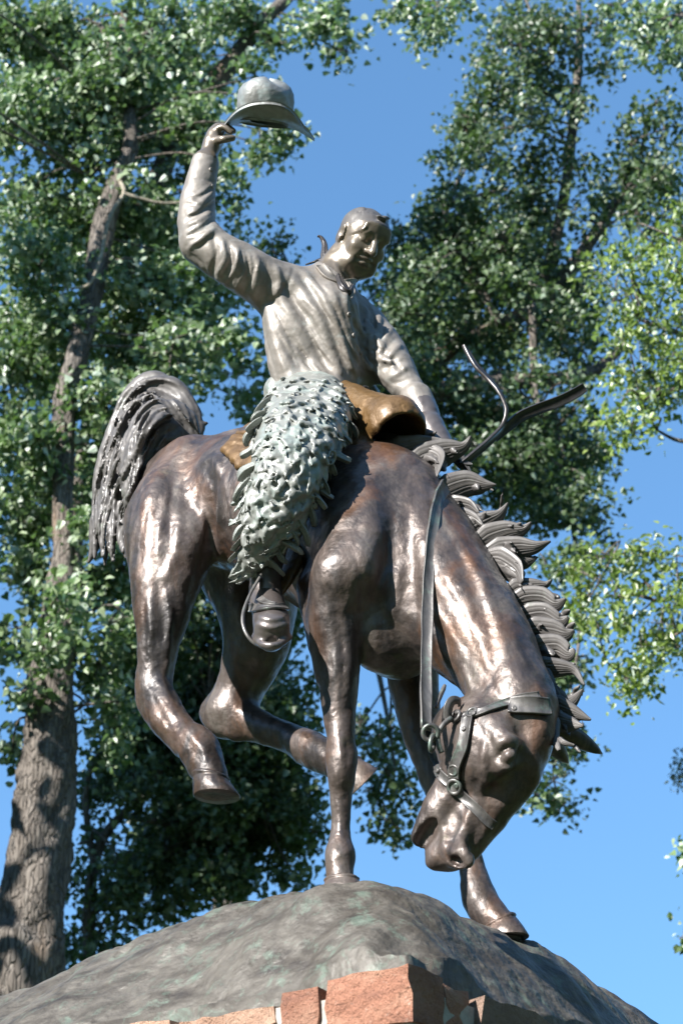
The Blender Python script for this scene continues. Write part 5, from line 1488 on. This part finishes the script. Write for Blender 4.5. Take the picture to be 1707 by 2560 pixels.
def tree(name, label, base_xy, trunks, limbs, clumps, per=26, size=.066, leafm='leaf', barkm='bark', seed=1, shape=LEAF2D, group=None, singles=300, trunk_sides=28, twig_r=.011):
    r = np.random.default_rng(seed)
    t = thing(name, label, 'tree', (base_xy[0], base_xy[1], 0), group)
    pts_wood = []
    for k, tr in enumerate(trunks):
        PR = np.array([(*P(a[0], a[1], a[2]), a[3] * mpp(a[1], a[2])) for a in tr])
        if k == 0:
            b = np.array([[base_xy[0], base_xy[1], -.05, PR[0, 3] * 1.55], [base_xy[0] * .85 + PR[0, 0] * .15, base_xy[1] * .85 + PR[0, 1] * .15, .5, PR[0, 3] * 1.2]])
            PR = np.vstack([b, PR])
        v, f4, f3 = tube_world(PR, trunk_sides, 10, .15, seed + k)
        link('trunk' if k == 0 else 'limb', mesh_np('trunk', v, f4, f3), t, M[barkm])
        pts_wood.append(catmull(PR, 8)[:, :3])
    for k, tr in enumerate(limbs):
        v, f4, f3 = tube_path(tr, 12, 7, .06, seed + 10 + k)
        link('limb', mesh_np('limb', v, f4, f3), t, M[barkm])
        A = np.array([(*P(a[0], a[1], a[2]), 1) for a in tr]); pts_wood.append(catmull(A, 8)[:, :3])
    wood = np.concatenate(pts_wood)
    p, sz, tw = scatter(clumps, r, per, size)
    # branchlets from the wood to every clump and on to its twig ends
    parts = []
    for ctr, ends in tw:
        a = wood[np.linalg.norm(wood - ctr, axis=1).argmin()]
        mid = (a + ctr) / 2 + r.normal(0, .12, 3) + np.array([0, 0, .08])
        parts.append(tube_world(np.array([[*a, twig_r * 2.0], [*mid, twig_r * 1.5], [*ctr, twig_r]]), 5, 4))
        for e in ends[:: max(1, len(ends) // 9)]:
            m2 = (ctr + e) / 2 + r.normal(0, .06, 3)
            parts.append(tube_world(np.array([[*ctr, twig_r], [*m2, twig_r * .7], [*e, twig_r * .3]]), 4, 3))
    if parts:
        o = link('twigs', merge_meshes('twigs', parts), t, M[barkm]); o['kind'] = 'stuff'
    # leaves: the nearest ones singly, the rest as one mass
    me, fr = None, None
    order = np.argsort(p[:, 1])
    vis = order[:singles] if singles else order[:0]
    rest = order[len(vis):]
    me, _ = leaves_mesh('foliage', p[rest], sz[rest], r, BIAS, shape)
    o = link('foliage', me, t, M[leafm]); o['kind'] = 'stuff'
    if len(vis):
        X, Yx, Z = leaf_frames(len(vis), r, BIAS)
        lm = single_leaf(shape, leafm)
        for i, k in enumerate(vis):
            place_leaf(lm, t, p[k], X[i], Yx[i], Z[i], sz[k], M[leafm])
    print(name, 'leaves', len(p))
    return t
def place_leaf(me, parent, pos, x, y, z, s, mat):
    o = link('leaf', me, parent, mat)
    L0 = Vector(ABSLOC[parent.name])
    o.matrix_parent_inverse = Matrix.Identity(4)
    o.matrix_basis = Matrix(((x[0] * s, y[0] * s, z[0] * s, pos[0] - L0.x), (x[1] * s, y[1] * s, z[1] * s, pos[1] - L0.y), (x[2] * s, y[2] * s, z[2] * s, pos[2] - L0.z), (0, 0, 0, 1)))
def cl(Y, rows, den=1.0, jit=.5):
    out = []
    for i, q in enumerate(rows):
        out.append((q[0], q[1], Y + jit * math.sin(i * 2.4 + q[0]), q[2], q[3], q[4] if len(q) > 4 else den))
    return out

def base_of(px, Y):
    return ((px - 853.5) / FPX * (Y / cP) * .93, Y)

# big cottonwood at the left
YA = 15.0
tree('cottonwood_tree', 'big cottonwood with a thick furrowed trunk at the left, leaves glinting in sun', base_of(20, YA),
     [[(45, 2560, YA - 0.50, 100), (70, 2350, YA - 0.50, 88), (92, 2180, YA - 0.50, 80), (108, 2050, YA - 0.50, 76), (120, 1950, YA - 0.50, 73), (122, 1870, YA - 0.50, 67), (126, 1760, YA - 0.50, 61), (136, 1640, YA - 0.50, 55), (150, 1500, YA - 0.50, 42), (162, 1390, YA - 0.50, 28), (157, 1260, YA - 0.50, 25), (160, 1140, YA - 0.50, 27),
       (166, 990, YA - 0.50, 29), (190, 900, YA - 0.50, 28), (216, 800, YA - 0.50, 28), (238, 680, YA - 0.45, 28), (262, 560, YA - 0.45, 28), (296, 450, YA - 0.45, 25), (326, 370, YA - 0.45, 19), (325, 290, YA - 0.45, 15), (318, 200, YA - 0.00, 16), (310, 110, YA - 0.00, 12), (312, 30, YA - 0.00, 9)]],
     [[(180, 1560, YA - .6, 28), (183, 1480, YA + .2, 30), (184, 1380, YA + .25, 24), (196, 1200, YA + .4, 16), (220, 1060, YA + .5, 12)],
      [(255, 640, YA + .5, 30), (330, 545, YA + .5, 28), (398, 440, YA + .5, 27), (446, 326, YA + .5, 24), (520, 225, YA + .5, 27), (588, 145, YA + .5, 24), (648, 60, YA + .5, 19), (705, 8, YA + .5, 17), (780, -80, YA + .5, 14)],
      [(320, 400, YA - .1, 12), (280, 300, YA - .3, 10), (230, 230, YA - .4, 7)], [(325, 300, YA - .1, 10), (280, 130, YA - .2, 9), (250, 60, YA - .2, 6)],
      [(316, 140, YA, 9), (360, 90, YA - .2, 8), (395, 70, YA - .2, 4)], [(300, 400, YA - .2, 9), (250, 420, YA - .4, 8), (215, 435, YA - .4, 3)]],
     cl(YA - .2, [(330, 500, 110, 80), (270, 620, 80, 60), (250, 250, 110, 90), (330, 160, 110, 90), (480, 320, 90, 80), (60, 60, 120, 100), (200, 130, 140, 130), (400, 100, 140, 120), (560, 40, 110, 70), (690, 100, 70, 60, .9), (640, 190, 60, 50, .8), (830, 20, 70, 50), (865, 130, 40, 70, .8), (800, 80, 45, 35, .7),
                  (60, 280, 120, 120), (200, 340, 120, 120), (390, 290, 130, 110), (520, 250, 80, 90, .8), (640, 240, 40, 40, .7), (470, 400, 90, 80, .9), (560, 410, 60, 60, .7), (720, 340, 55, 22, .6), (650, 360, 50, 26, .6),
                  (80, 470, 110, 80, .8), (190, 530, 110, 90), (400, 540, 120, 90, .9), (560, 510, 45, 60, .8), (110, 650, 120, 90), (60, 780, 100, 90), (150, 820, 100, 90), (330, 700, 110, 90, .9), (450, 720, 120, 90), (560, 720, 100, 60, .8),
                  (60, 950, 110, 110), (310, 850, 110, 100), (430, 880, 110, 90, .9), (560, 860, 90, 80, .7), (80, 1130, 110, 110), (260, 1010, 100, 90), (390, 1000, 110, 80, .9), (240, 1170, 90, 90), (60, 1300, 90, 90), (250, 1320, 70, 70), (80, 1440, 100, 80), (230, 1460, 110, 80), (310, 1420, 80, 70)], 1.45)
     + cl(YA + .9, [(120, 200, 160, 160), (320, 220, 160, 160), (480, 140, 120, 110, .8), (100, 560, 140, 120), (330, 620, 150, 130), (110, 880, 130, 140), (360, 880, 150, 130), (100, 1200, 140, 140), (320, 1180, 120, 120), (520, 800, 110, 90), (590, 930, 90, 110, .6), (640, 1020, 70, 90, .5)], 1.4)
     + cl(YA - 2.25, [(-290, -60, 80, 90), (-325, 40, 80, 80), (-360, 150, 80, 80)], 1.2, .2)  # unseen clumps left of the frame, added to shade the upper trunk
     + cl(YA - 1.3, [(150, 1490, 45, 34, .7), (175, 1560, 40, 40, .5), (110, 1620, 40, 30, .4)], .9, .1) + cl(YA - .3, [(150, 1480, 50, 40, .8), (340, 1600, 70, 60), (250, 1660, 60, 60), (300, 1760, 60, 60), (60, 1590, 90, 90), (270, 1560, 90, 70), (60, 1740, 60, 80, .7), (260, 1700, 70, 80), (240, 1800, 60, 60), (30, 1880, 40, 60, .5), (300, 1820, 60, 60, .7)]), per=30, seed=3, twig_r=.007, size=.074)
# pale bare twig in front of that trunk
tw = thing('bare_branch', 'thin pale bare twig hanging from the left trunk behind the raised arm', 'branch', tuple(P(300, 430, YA - .7)))
v1 = tube_path([(290, 436, YA - .5, 5), (303, 458, YA - .7, 5.5), (310, 484, YA - .75, 5.5), (282, 528, YA - .8, 5), (264, 580, YA - .8, 5), (256, 630, YA - .8, 4.8), (240, 680, YA - .8, 4.6), (222, 712, YA - .8, 4.4), (196, 720, YA - .8, 3), (168, 722, YA - .8, 2), (148, 742, YA - .8, 1.2)], 8, 6)
v2 = tube_path([(310, 484, YA - .75, 5), (345, 494, YA - .75, 4.6), (390, 506, YA - .72, 4.2), (425, 508, YA - .7, 3.6), (460, 506, YA - .7, 3)], 8, 6)
link('stem', merge_meshes('stem', [v1]), tw, M['bark_pale']); link('side_shoot', merge_meshes('side_shoot', [v2]), tw, M['bark_pale'])

# slim tree low on the left, dark and shaded
YB = 18.0
tree('slim_tree', 'slim pale-stemmed tree in dark shade under the horse, right of the thick trunk', base_of(190, YB),
     [[(212, 2560, YB, 17), (222, 2300, YB, 15), (232, 2180, YB, 14), (262, 2090, YB, 12), (330, 2010, YB, 10), (420, 1900, YB, 9), (520, 1760, YB, 7)]],
     [[(235, 2160, YB, 9), (215, 2000, YB, 8), (240, 1900, YB, 7), (320, 1780, YB, 5)], [(300, 2040, YB, 8), (480, 2060, YB, 7), (620, 2010, YB, 5), (740, 1960, YB, 3)]],
     cl(YB, [(420, 1560, 110, 90), (570, 1600, 100, 110), (690, 1560, 60, 90), (380, 1680, 120, 90), (520, 1760, 130, 100), (640, 1790, 110, 100), (720, 1870, 80, 90), (360, 1830, 120, 90), (480, 1900, 130, 100), (610, 1950, 120, 90), (740, 1990, 60, 80),
              (330, 1990, 100, 90, .8), (450, 2060, 120, 90), (580, 2090, 120, 80), (690, 2110, 90, 70), (740, 2200, 40, 50, .7), (300, 2140, 70, 70, .5), (400, 2200, 90, 60, .8), (520, 2200, 90, 50), (620, 2190, 70, 50), (250, 2270, 60, 60, .4), (330, 2290, 80, 50, .6), (200, 2370, 60, 60, .5), (290, 2380, 70, 40, .6), (180, 2200, 40, 60, .3), (160, 2480, 60, 50, .6), (770, 1740, 30, 80, .8), (780, 2080, 30, 40, .6), (650, 1690, 90, 80), (560, 1700, 90, 80), (700, 1760, 60, 70), (560, 1850, 100, 80), (660, 2040, 90, 80), (560, 2020, 100, 80), (500, 1980, 90, 70), (420, 1760, 80, 70), (340, 1590, 70, 80), (470, 1480, 90, 70), (640, 1480, 60, 60), (260, 1960, 60, 60), (300, 1900, 70, 60), (250, 2090, 40, 50, .7), (330, 2200, 70, 60), (450, 2250, 80, 40), (240, 2330, 60, 50, .7), (280, 2240, 50, 50, .6), (150, 2420, 50, 50, .7), (560, 2170, 90, 60), (400, 2130, 90, 60)], 1.7)
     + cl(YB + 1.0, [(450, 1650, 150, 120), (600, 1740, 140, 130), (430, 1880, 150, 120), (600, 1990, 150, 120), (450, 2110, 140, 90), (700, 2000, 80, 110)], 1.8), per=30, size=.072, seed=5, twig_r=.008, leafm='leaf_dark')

# wide cottonwood behind the rider and to the right
YC = 17.0
tree('spreading_cottonwood', 'wide dark-crowned cottonwood with a heavy limb behind the rider and horse neck', base_of(560, YC + 5),
     [[(560, 2700, YC + 5, 50), (570, 2400, YC + 5, 46), (590, 2100, YC + 5, 42), (640, 1800, YC + 4.4, 40), (740, 1480, YC + 2.4, 40), (860, 1260, YC + .8, 38), (970, 1090, YC, 34), (1085, 985, YC, 25), (1200, 962, YC, 23), (1300, 952, YC, 21), (1400, 945, YC, 17), (1490, 925, YC, 16), (1560, 860, YC, 10)]],
     [[(870, 1250, YC + .6, 26), (980, 1000, YC + .3, 24), (1120, 880, YC + .3, 22), (1260, 810, YC + .3, 20), (1369, 738, YC + .3, 19), (1450, 640, YC + .3, 17), (1522, 530, YC + .3, 14), (1600, 440, YC + .3, 9)],
      [(1300, 790, YC + .3, 17), (1370, 660, YC + .2, 15), (1408, 500, YC + .2, 14), (1422, 400, YC + .2, 13), (1436, 260, YC + .1, 12), (1447, 130, YC + .1, 10), (1446, 30, YC + .1, 7), (1444, -60, YC, 4)],
      [(1442, 130, YC, 8), (1420, 100, YC - .1, 6.5), (1365, 60, YC - .1, 5), (1330, 40, YC, 3)], [(1446, 80, YC, 7), (1468, 70, YC - .1, 6), (1476, 58, YC - .1, 3)],
      [(1250, 815, YC + .1, 9), (1160, 640, YC, 8), (1110, 540, YC - .1, 5)], [(1330, 760, YC, 10), (1340, 1000, YC - .1, 9), (1390, 1180, YC - .1, 6)], [(960, 1040, YC, 10), (880, 800, YC + .4, 8), (720, 660, YC + .5, 5)],
      [(870, 1300, YC + .3, 12), (960, 1750, YC + .3, 6), (985, 1900, YC + .2, 3)], [(1380, 1000, YC + .4, 9), (1450, 1500, YC + .4, 5), (1400, 1850, YC + .3, 3)]],
     cl(YC - .2, [(1290, 50, 110, 60, .8), (1380, 30, 70, 50, .7), (1210, 120, 50, 50, .8), (1260, 170, 80, 50), (1370, 150, 70, 80, .8), (1490, 60, 60, 70, .8), (1500, 170, 40, 50, .5), (1320, 260, 70, 60, .9), (1420, 300, 50, 80, .6),
                  (1170, 290, 60, 50), (1260, 300, 60, 60, .9), (1210, 370, 80, 60), (1130, 420, 50, 40, .9), (1320, 400, 80, 60, .9), (1440, 400, 50, 50, .5), (1130, 500, 70, 55), (1230, 480, 80, 60), (1330, 500, 80, 70), (1440, 520, 40, 60, .5),
                  (1050, 560, 50, 50), (1130, 590, 80, 60), (1260, 610, 90, 70), (1370, 610, 70, 70, .9), (990, 610, 50, 60), (1060, 680, 80, 70), (1180, 710, 90, 70), (1300, 720, 90, 60), (1420, 700, 60, 60, .8),
                  (970, 720, 60, 70), (1040, 790, 80, 70), (1160, 820, 90, 70), (1290, 830, 80, 60, .8), (1400, 810, 80, 70, .9), (1000, 890, 80, 70), (1110, 910, 80, 60, .9), (1230, 900, 60, 40, .6), (1330, 900, 60, 40, .5), (1440, 870, 70, 60, .9),
                  (1000, 990, 80, 60), (1120, 1030, 80, 60), (1230, 1040, 90, 60), (1340, 1040, 90, 60, .9), (1450, 1010, 70, 60, .8), (1190, 1120, 90, 60), (1300, 1140, 100, 70), (1420, 1130, 90, 70), (1500, 1110, 50, 60, .8),
                  (1260, 1220, 90, 50), (1370, 1230, 90, 60), (1470, 1220, 70, 60), (1420, 1310, 80, 50), (1330, 1310, 60, 40, .8), (1510, 1300, 40, 50, .8), (1460, 1380, 60, 30, .7), (1370, 1420, 30, 30, .5),
                  (1580, 360, 70, 60, .9), (1660, 320, 60, 60, .9), (1560, 450, 70, 70), (1650, 430, 70, 70), (1500, 560, 50, 70, .9), (1600, 540, 70, 60), (1490, 680, 40, 60, .8), (1300, 110, 90, 60), (1400, 90, 80, 70), (1240, 230, 80, 50), (1380, 230, 60, 60, .8), (1100, 500, 70, 50), (1180, 340, 70, 60), (1020, 640, 60, 60), (1460, 250, 40, 50, .6), (1640, 250, 40, 30, .5)], 1.25)
     + cl(YC + .9, [(1150, 620, 130, 100), (1280, 680, 140, 120), (1080, 780, 130, 120), (1230, 830, 150, 90, .8), (1400, 780, 100, 100), (1250, 1060, 150, 80), (1400, 1120, 120, 110), (1330, 1220, 120, 70), (1040, 960, 110, 80), (1300, 520, 110, 80, .8), (1600, 460, 110, 100, .9)], 2.2)
     + cl(YC - .75, [(1150, 945, 60, 26), (1240, 960, 60, 26), (1330, 930, 60, 26), (1420, 945, 50, 26), (960, 780, 50, 50), (980, 950, 50, 50), (1060, 900, 50, 40), (1100, 1110, 60, 40), (1250, 1130, 70, 40)], .9, .1)
     + cl(YC + .6, [(690, 640, 65, 65, .9), (630, 630, 50, 40, .7), (570, 610, 30, 30, .6), (740, 690, 40, 40, .7), (900, 1810, 30, 14, .7), (930, 1850, 40, 40, .8), (960, 1900, 60, 50, .8), (1000, 1830, 50, 40, .8), (1010, 1960, 45, 60, .8), (960, 2030, 50, 40, .6), (990, 2070, 30, 40, .5), (940, 1960, 30, 30, .5),
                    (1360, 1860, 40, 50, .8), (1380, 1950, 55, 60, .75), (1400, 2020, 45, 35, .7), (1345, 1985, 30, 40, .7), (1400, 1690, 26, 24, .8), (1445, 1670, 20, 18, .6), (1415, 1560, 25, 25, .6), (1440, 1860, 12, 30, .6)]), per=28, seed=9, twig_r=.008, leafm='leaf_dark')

# lighter green tree at the right edge
YD = 13.0
tree('ash_tree', 'bright yellow-green tree leaning in from the right edge beside the dark cottonwood', base_of(2050, YD),
     [[(2120, 2600, YD, 60), (2080, 2000, YD, 52), (2010, 1500, YD, 44), (1950, 1200, YD, 34), (1880, 900, YD, 26), (1800, 700, YD, 18), (1700, 600, YD, 11)]],
     [[(1990, 1400, YD, 20), (1860, 1150, YD, 13), (1760, 1110, YD, 8), (1690, 1100, YD, 5), (1640, 1075, YD, 3)], [(1990, 1480, YD, 16), (1820, 1480, YD, 9), (1707, 1488, YD, 5), (1640, 1500, YD, 4), (1570, 1480, YD, 2.5), (1500, 1450, YD, 1.5)],
      [(1990, 1540, YD, 12), (1800, 1560, YD, 7), (1700, 1580, YD, 4), (1630, 1640, YD, 2.5), (1570, 1710, YD, 1.4)], [(1880, 900, YD, 14), (1740, 850, YD, 8), (1600, 800, YD, 4)], [(1890, 950, YD, 14), (1740, 960, YD, 8), (1600, 1000, YD, 4)], [(1650, 1505, YD, 3), (1600, 1440, YD, 2.4), (1560, 1400, YD, 1.5)]],
     cl(YD, [(1690, 560, 50, 50), (1640, 620, 60, 45), (1570, 650, 60, 40), (1500, 690, 40, 30, .9), (1680, 690, 50, 60), (1600, 730, 70, 45), (1530, 760, 50, 36), (1690, 790, 50, 60), (1620, 830, 60, 50), (1560, 850, 45, 40), (1690, 900, 50, 50), (1620, 930, 55, 50), (1550, 930, 40, 40), (1680, 990, 40, 50), (1600, 1010, 50, 40), (1540, 1030, 36, 36), (1575, 1080, 30, 24, .8),
              (1450, 1420, 36, 34), (1500, 1400, 45, 34), (1560, 1400, 50, 34), (1620, 1380, 45, 30), (1690, 1390, 40, 40), (1470, 1480, 50, 40), (1540, 1490, 50, 34, .9), (1440, 1540, 30, 30, .8), (1490, 1550, 36, 28, .8), (1560, 1560, 36, 28, .7), (1640, 1470, 50, 30, .7), (1690, 1500, 40, 40, .7), (1650, 1560, 45, 26, .9), (1690, 1620, 30, 36, .8), (1620, 1620, 40, 26, .9), (1600, 1680, 30, 20, .8), (1570, 1715, 22, 14, .7)], 2.4, .35),
     per=26, size=.062, leafm='leaf_yellow', seed=13, twig_r=.005, shape=np.array([(0, 0, 0), (.26, .18, .07), (.24, .55, .08), (0, 1, -.05), (-.24, .55, .08), (-.26, .18, .07)], float))

# tree whose outer boughs hang in at the top
YE = 14.0
tree('overhanging_tree', 'leafy tree whose bough tips hang into the top right corner and top edge', base_of(1900, YE),
     [[(1900, 2500, YE + 4, 60), (1890, 1500, YE + 4, 50), (1860, 700, YE + 3.4, 40), (1820, 200, YE + 2, 30), (1760, -60, YE + 1, 22), (1600, -150, YE, 14), (1300, -140, YE, 9), (1100, -60, YE, 5)]],
     [[(1780, -20, YE, 12), (1707, 40, YE, 9), (1640, 90, YE, 5)], [(1300, -140, YE, 6), (1150, -40, YE, 4), (1080, 20, YE, 2)]],
     cl(YE, [(985, 15, 36, 26, .9), (1040, 30, 34, 26, .9), (1090, 55, 30, 30, .9), (1110, 20, 40, 26, .8), (1060, 85, 26, 20, .7), (1170, 5, 40, 26, .9), (1580, 40, 60, 50, .9), (1650, 40, 60, 50), (1690, 100, 40, 50), (1610, 110, 40, 24, .8), (1540, 20, 40, 30, .8), (1680, 140, 26, 18, .7)], 2.0, .3), per=24, seed=17, twig_r=.006)

# a conifer tip and twig ends at the right edge
YG = 22.0
fir = thing('conifer_tree', 'conifer whose yellow-green tip just enters at the right edge', 'tree', (*base_of(1900, YG), 0))
v, f4, f3 = tube_world(np.array([[*base_of(1900, YG), -.05, .22], [*P(1900, 2300, YG), .12], [*P(1890, 1660, YG), .02]]), 12, 8)
link('trunk', mesh_np('trunk', v, f4, f3), fir, M['bark'])
r = np.random.default_rng(2); parts = []
pl_, s_ = [], []
topz, basez = P(1890, 1650, YG), P(1900, 2700, YG)
def bough(c, a, L_, droop, m):
    for u in np.linspace(.08, 1, m):
        q = c + np.array([math.cos(a), math.sin(a), .18 - droop * u]) * L_ * u
        for _ in range(4): pl_.append(q + r.normal(0, .035, 3)); s_.append(.085)
for i in range(220):
    t = (i + .5) / 220
    bough(topz + (basez - topz) * t ** 1.1, r.uniform(0, 6.28), .12 + .42 * t, .35, 8)
for k in range(9):
    bough(P(1860, 1915 + 8 * k, YG), math.pi + r.uniform(-.06, .06), .88 + r.uniform(-.16, .04), -.05 + .02 * k, 14)
me, _ = leaves_mesh('foliage', np.array(pl_), np.array(s_), r, BIAS, LEAFN)
o = link('foliage', me, fir, M['leaf_pine']); o['kind'] = 'stuff'
YH = 15.0
tree('leafy_shrub_tree', 'tree at the right edge showing only two small dark twig ends low down', base_of(1980, YH),
     [[(1960, 2700, YH, 30), (1920, 2400, YH, 24), (1850, 2200, YH, 14), (1800, 2080, YH, 6)]], [[(1920, 2400, YH, 12), (1780, 2340, YH, 5), (1715, 2320, YH, 2)], [(1850, 2200, YH, 8), (1760, 2150, YH, 4), (1712, 2135, YH, 2)]],
     cl(YH, [(1736, 2130, 12, 12, 1.2), (1738, 2322, 12, 12, 1.2), (1840, 2150, 50, 50), (1870, 2300, 60, 60), (1920, 2060, 70, 70)], 1.0, .1), per=22, seed=21, singles=60, twig_r=.005)

# ------------------------------------------------------------------ ground
def ground():
    m, N, L, B = nodes_of('lawn_grass')
    v = coords(N)
    c = ramp(N, L, noise(N, L, v, 1.5, 8, .7), [(.3, (.035, .060, .018)), (.6, (.060, .095, .028)), (.8, (.085, .105, .040))])
    L.new(c, B.inputs['Base Color']); B.inputs['Roughness'].default_value = .95
    bump(N, L, [(noise(N, L, v, 90, 4, .7), .8, .02)], B)
    n = 41
    x = np.sinh(np.linspace(-6, 6, n)) / np.sinh(6) * 1200
    X, Y = np.meshgrid(x, x, indexing='ij')
    V = np.column_stack([X.ravel(), Y.ravel(), np.zeros(n * n)])
    i = np.arange(n - 1)[:, None]; j = np.arange(n - 1)[None]
    F = np.stack([i * n + j, (i + 1) * n + j, (i + 1) * n + j + 1, i * n + j + 1], -1).reshape(-1, 4)
    o = link('lawn', mesh_np('lawn', V, F), None, m); o['kind'] = 'structure'
ground()

# ------------------------------------------------------------------ unseen park trees added round the lawn to block sky light, mirrored in the bronze
def unseen_park_tree(x, y, h, w, label, seed, group='trees round the lawn'):
    r = np.random.default_rng(seed)
    t = thing('unseen_park_tree', label, 'tree', (x, y, 0), group)
    b = np.array([x, y, 0.0])
    v, f4, f3 = tube_world(np.array([[*b - [0, 0, .1], .42], [*(b + [.1, 0, h * .25]), .30], [*(b + [-.1, .1, h * .55]), .2], [*(b + [.1, 0, h * .9]), .05]]), 14, 6, .08, seed)
    link('trunk', mesh_np('trunk', v, f4, f3), t, M['bark'])
    n = 300
    q = r.normal(0, 1, (n, 3)); q /= np.linalg.norm(q, axis=1)[:, None]; q *= (r.uniform(.1, 1, n) ** .4)[:, None]
    lob = 1 + .25 * np.sin(q[:, 0] * 4 + seed) * np.cos(q[:, 2] * 5)
    p = b + np.column_stack([q[:, 0] * w * lob, q[:, 1] * w * lob, h * .58 + q[:, 2] * h * .42])
    p = (p[:, None] + r.normal(0, 1, (n, 34, 3)) * np.array([.42, .42, .34])).reshape(-1, 3)
    me, _ = leaves_mesh('foliage', p, r.uniform(.14, .34, len(p)), r, np.array([0, 0, .6]))
    o = link('foliage', me, t, M['leaf']); o['kind'] = 'stuff'
for k, (a, d_, h, w) in enumerate(((205, 21, 15, 6.2), (180, 20, 16, 6.5), (155, 19, 16, 6.5), (130, 18, 16, 6.5), (105, 17, 16, 6.5), (80, 17, 16, 6), (56, 19, 15, 5.2), (262, 20, 14, 6), (285, 19, 15, 6), (308, 20, 14, 5.2), (236, 30, 13, 6))):
    unseen_park_tree(d_ * math.sin(R(a)), 4.8 + d_ * math.cos(R(a)), h, w, 'unseen leafy park tree, added to block sky light, across the lawn on the viewer side, outside the picture', 60 + k)
unseen_park_tree(-7.2, 13.3, 14, 2.3, 'tall unseen tree added at the left to throw shade on the slim tree', 90, None)  # out of view, added only to shade the slim tree
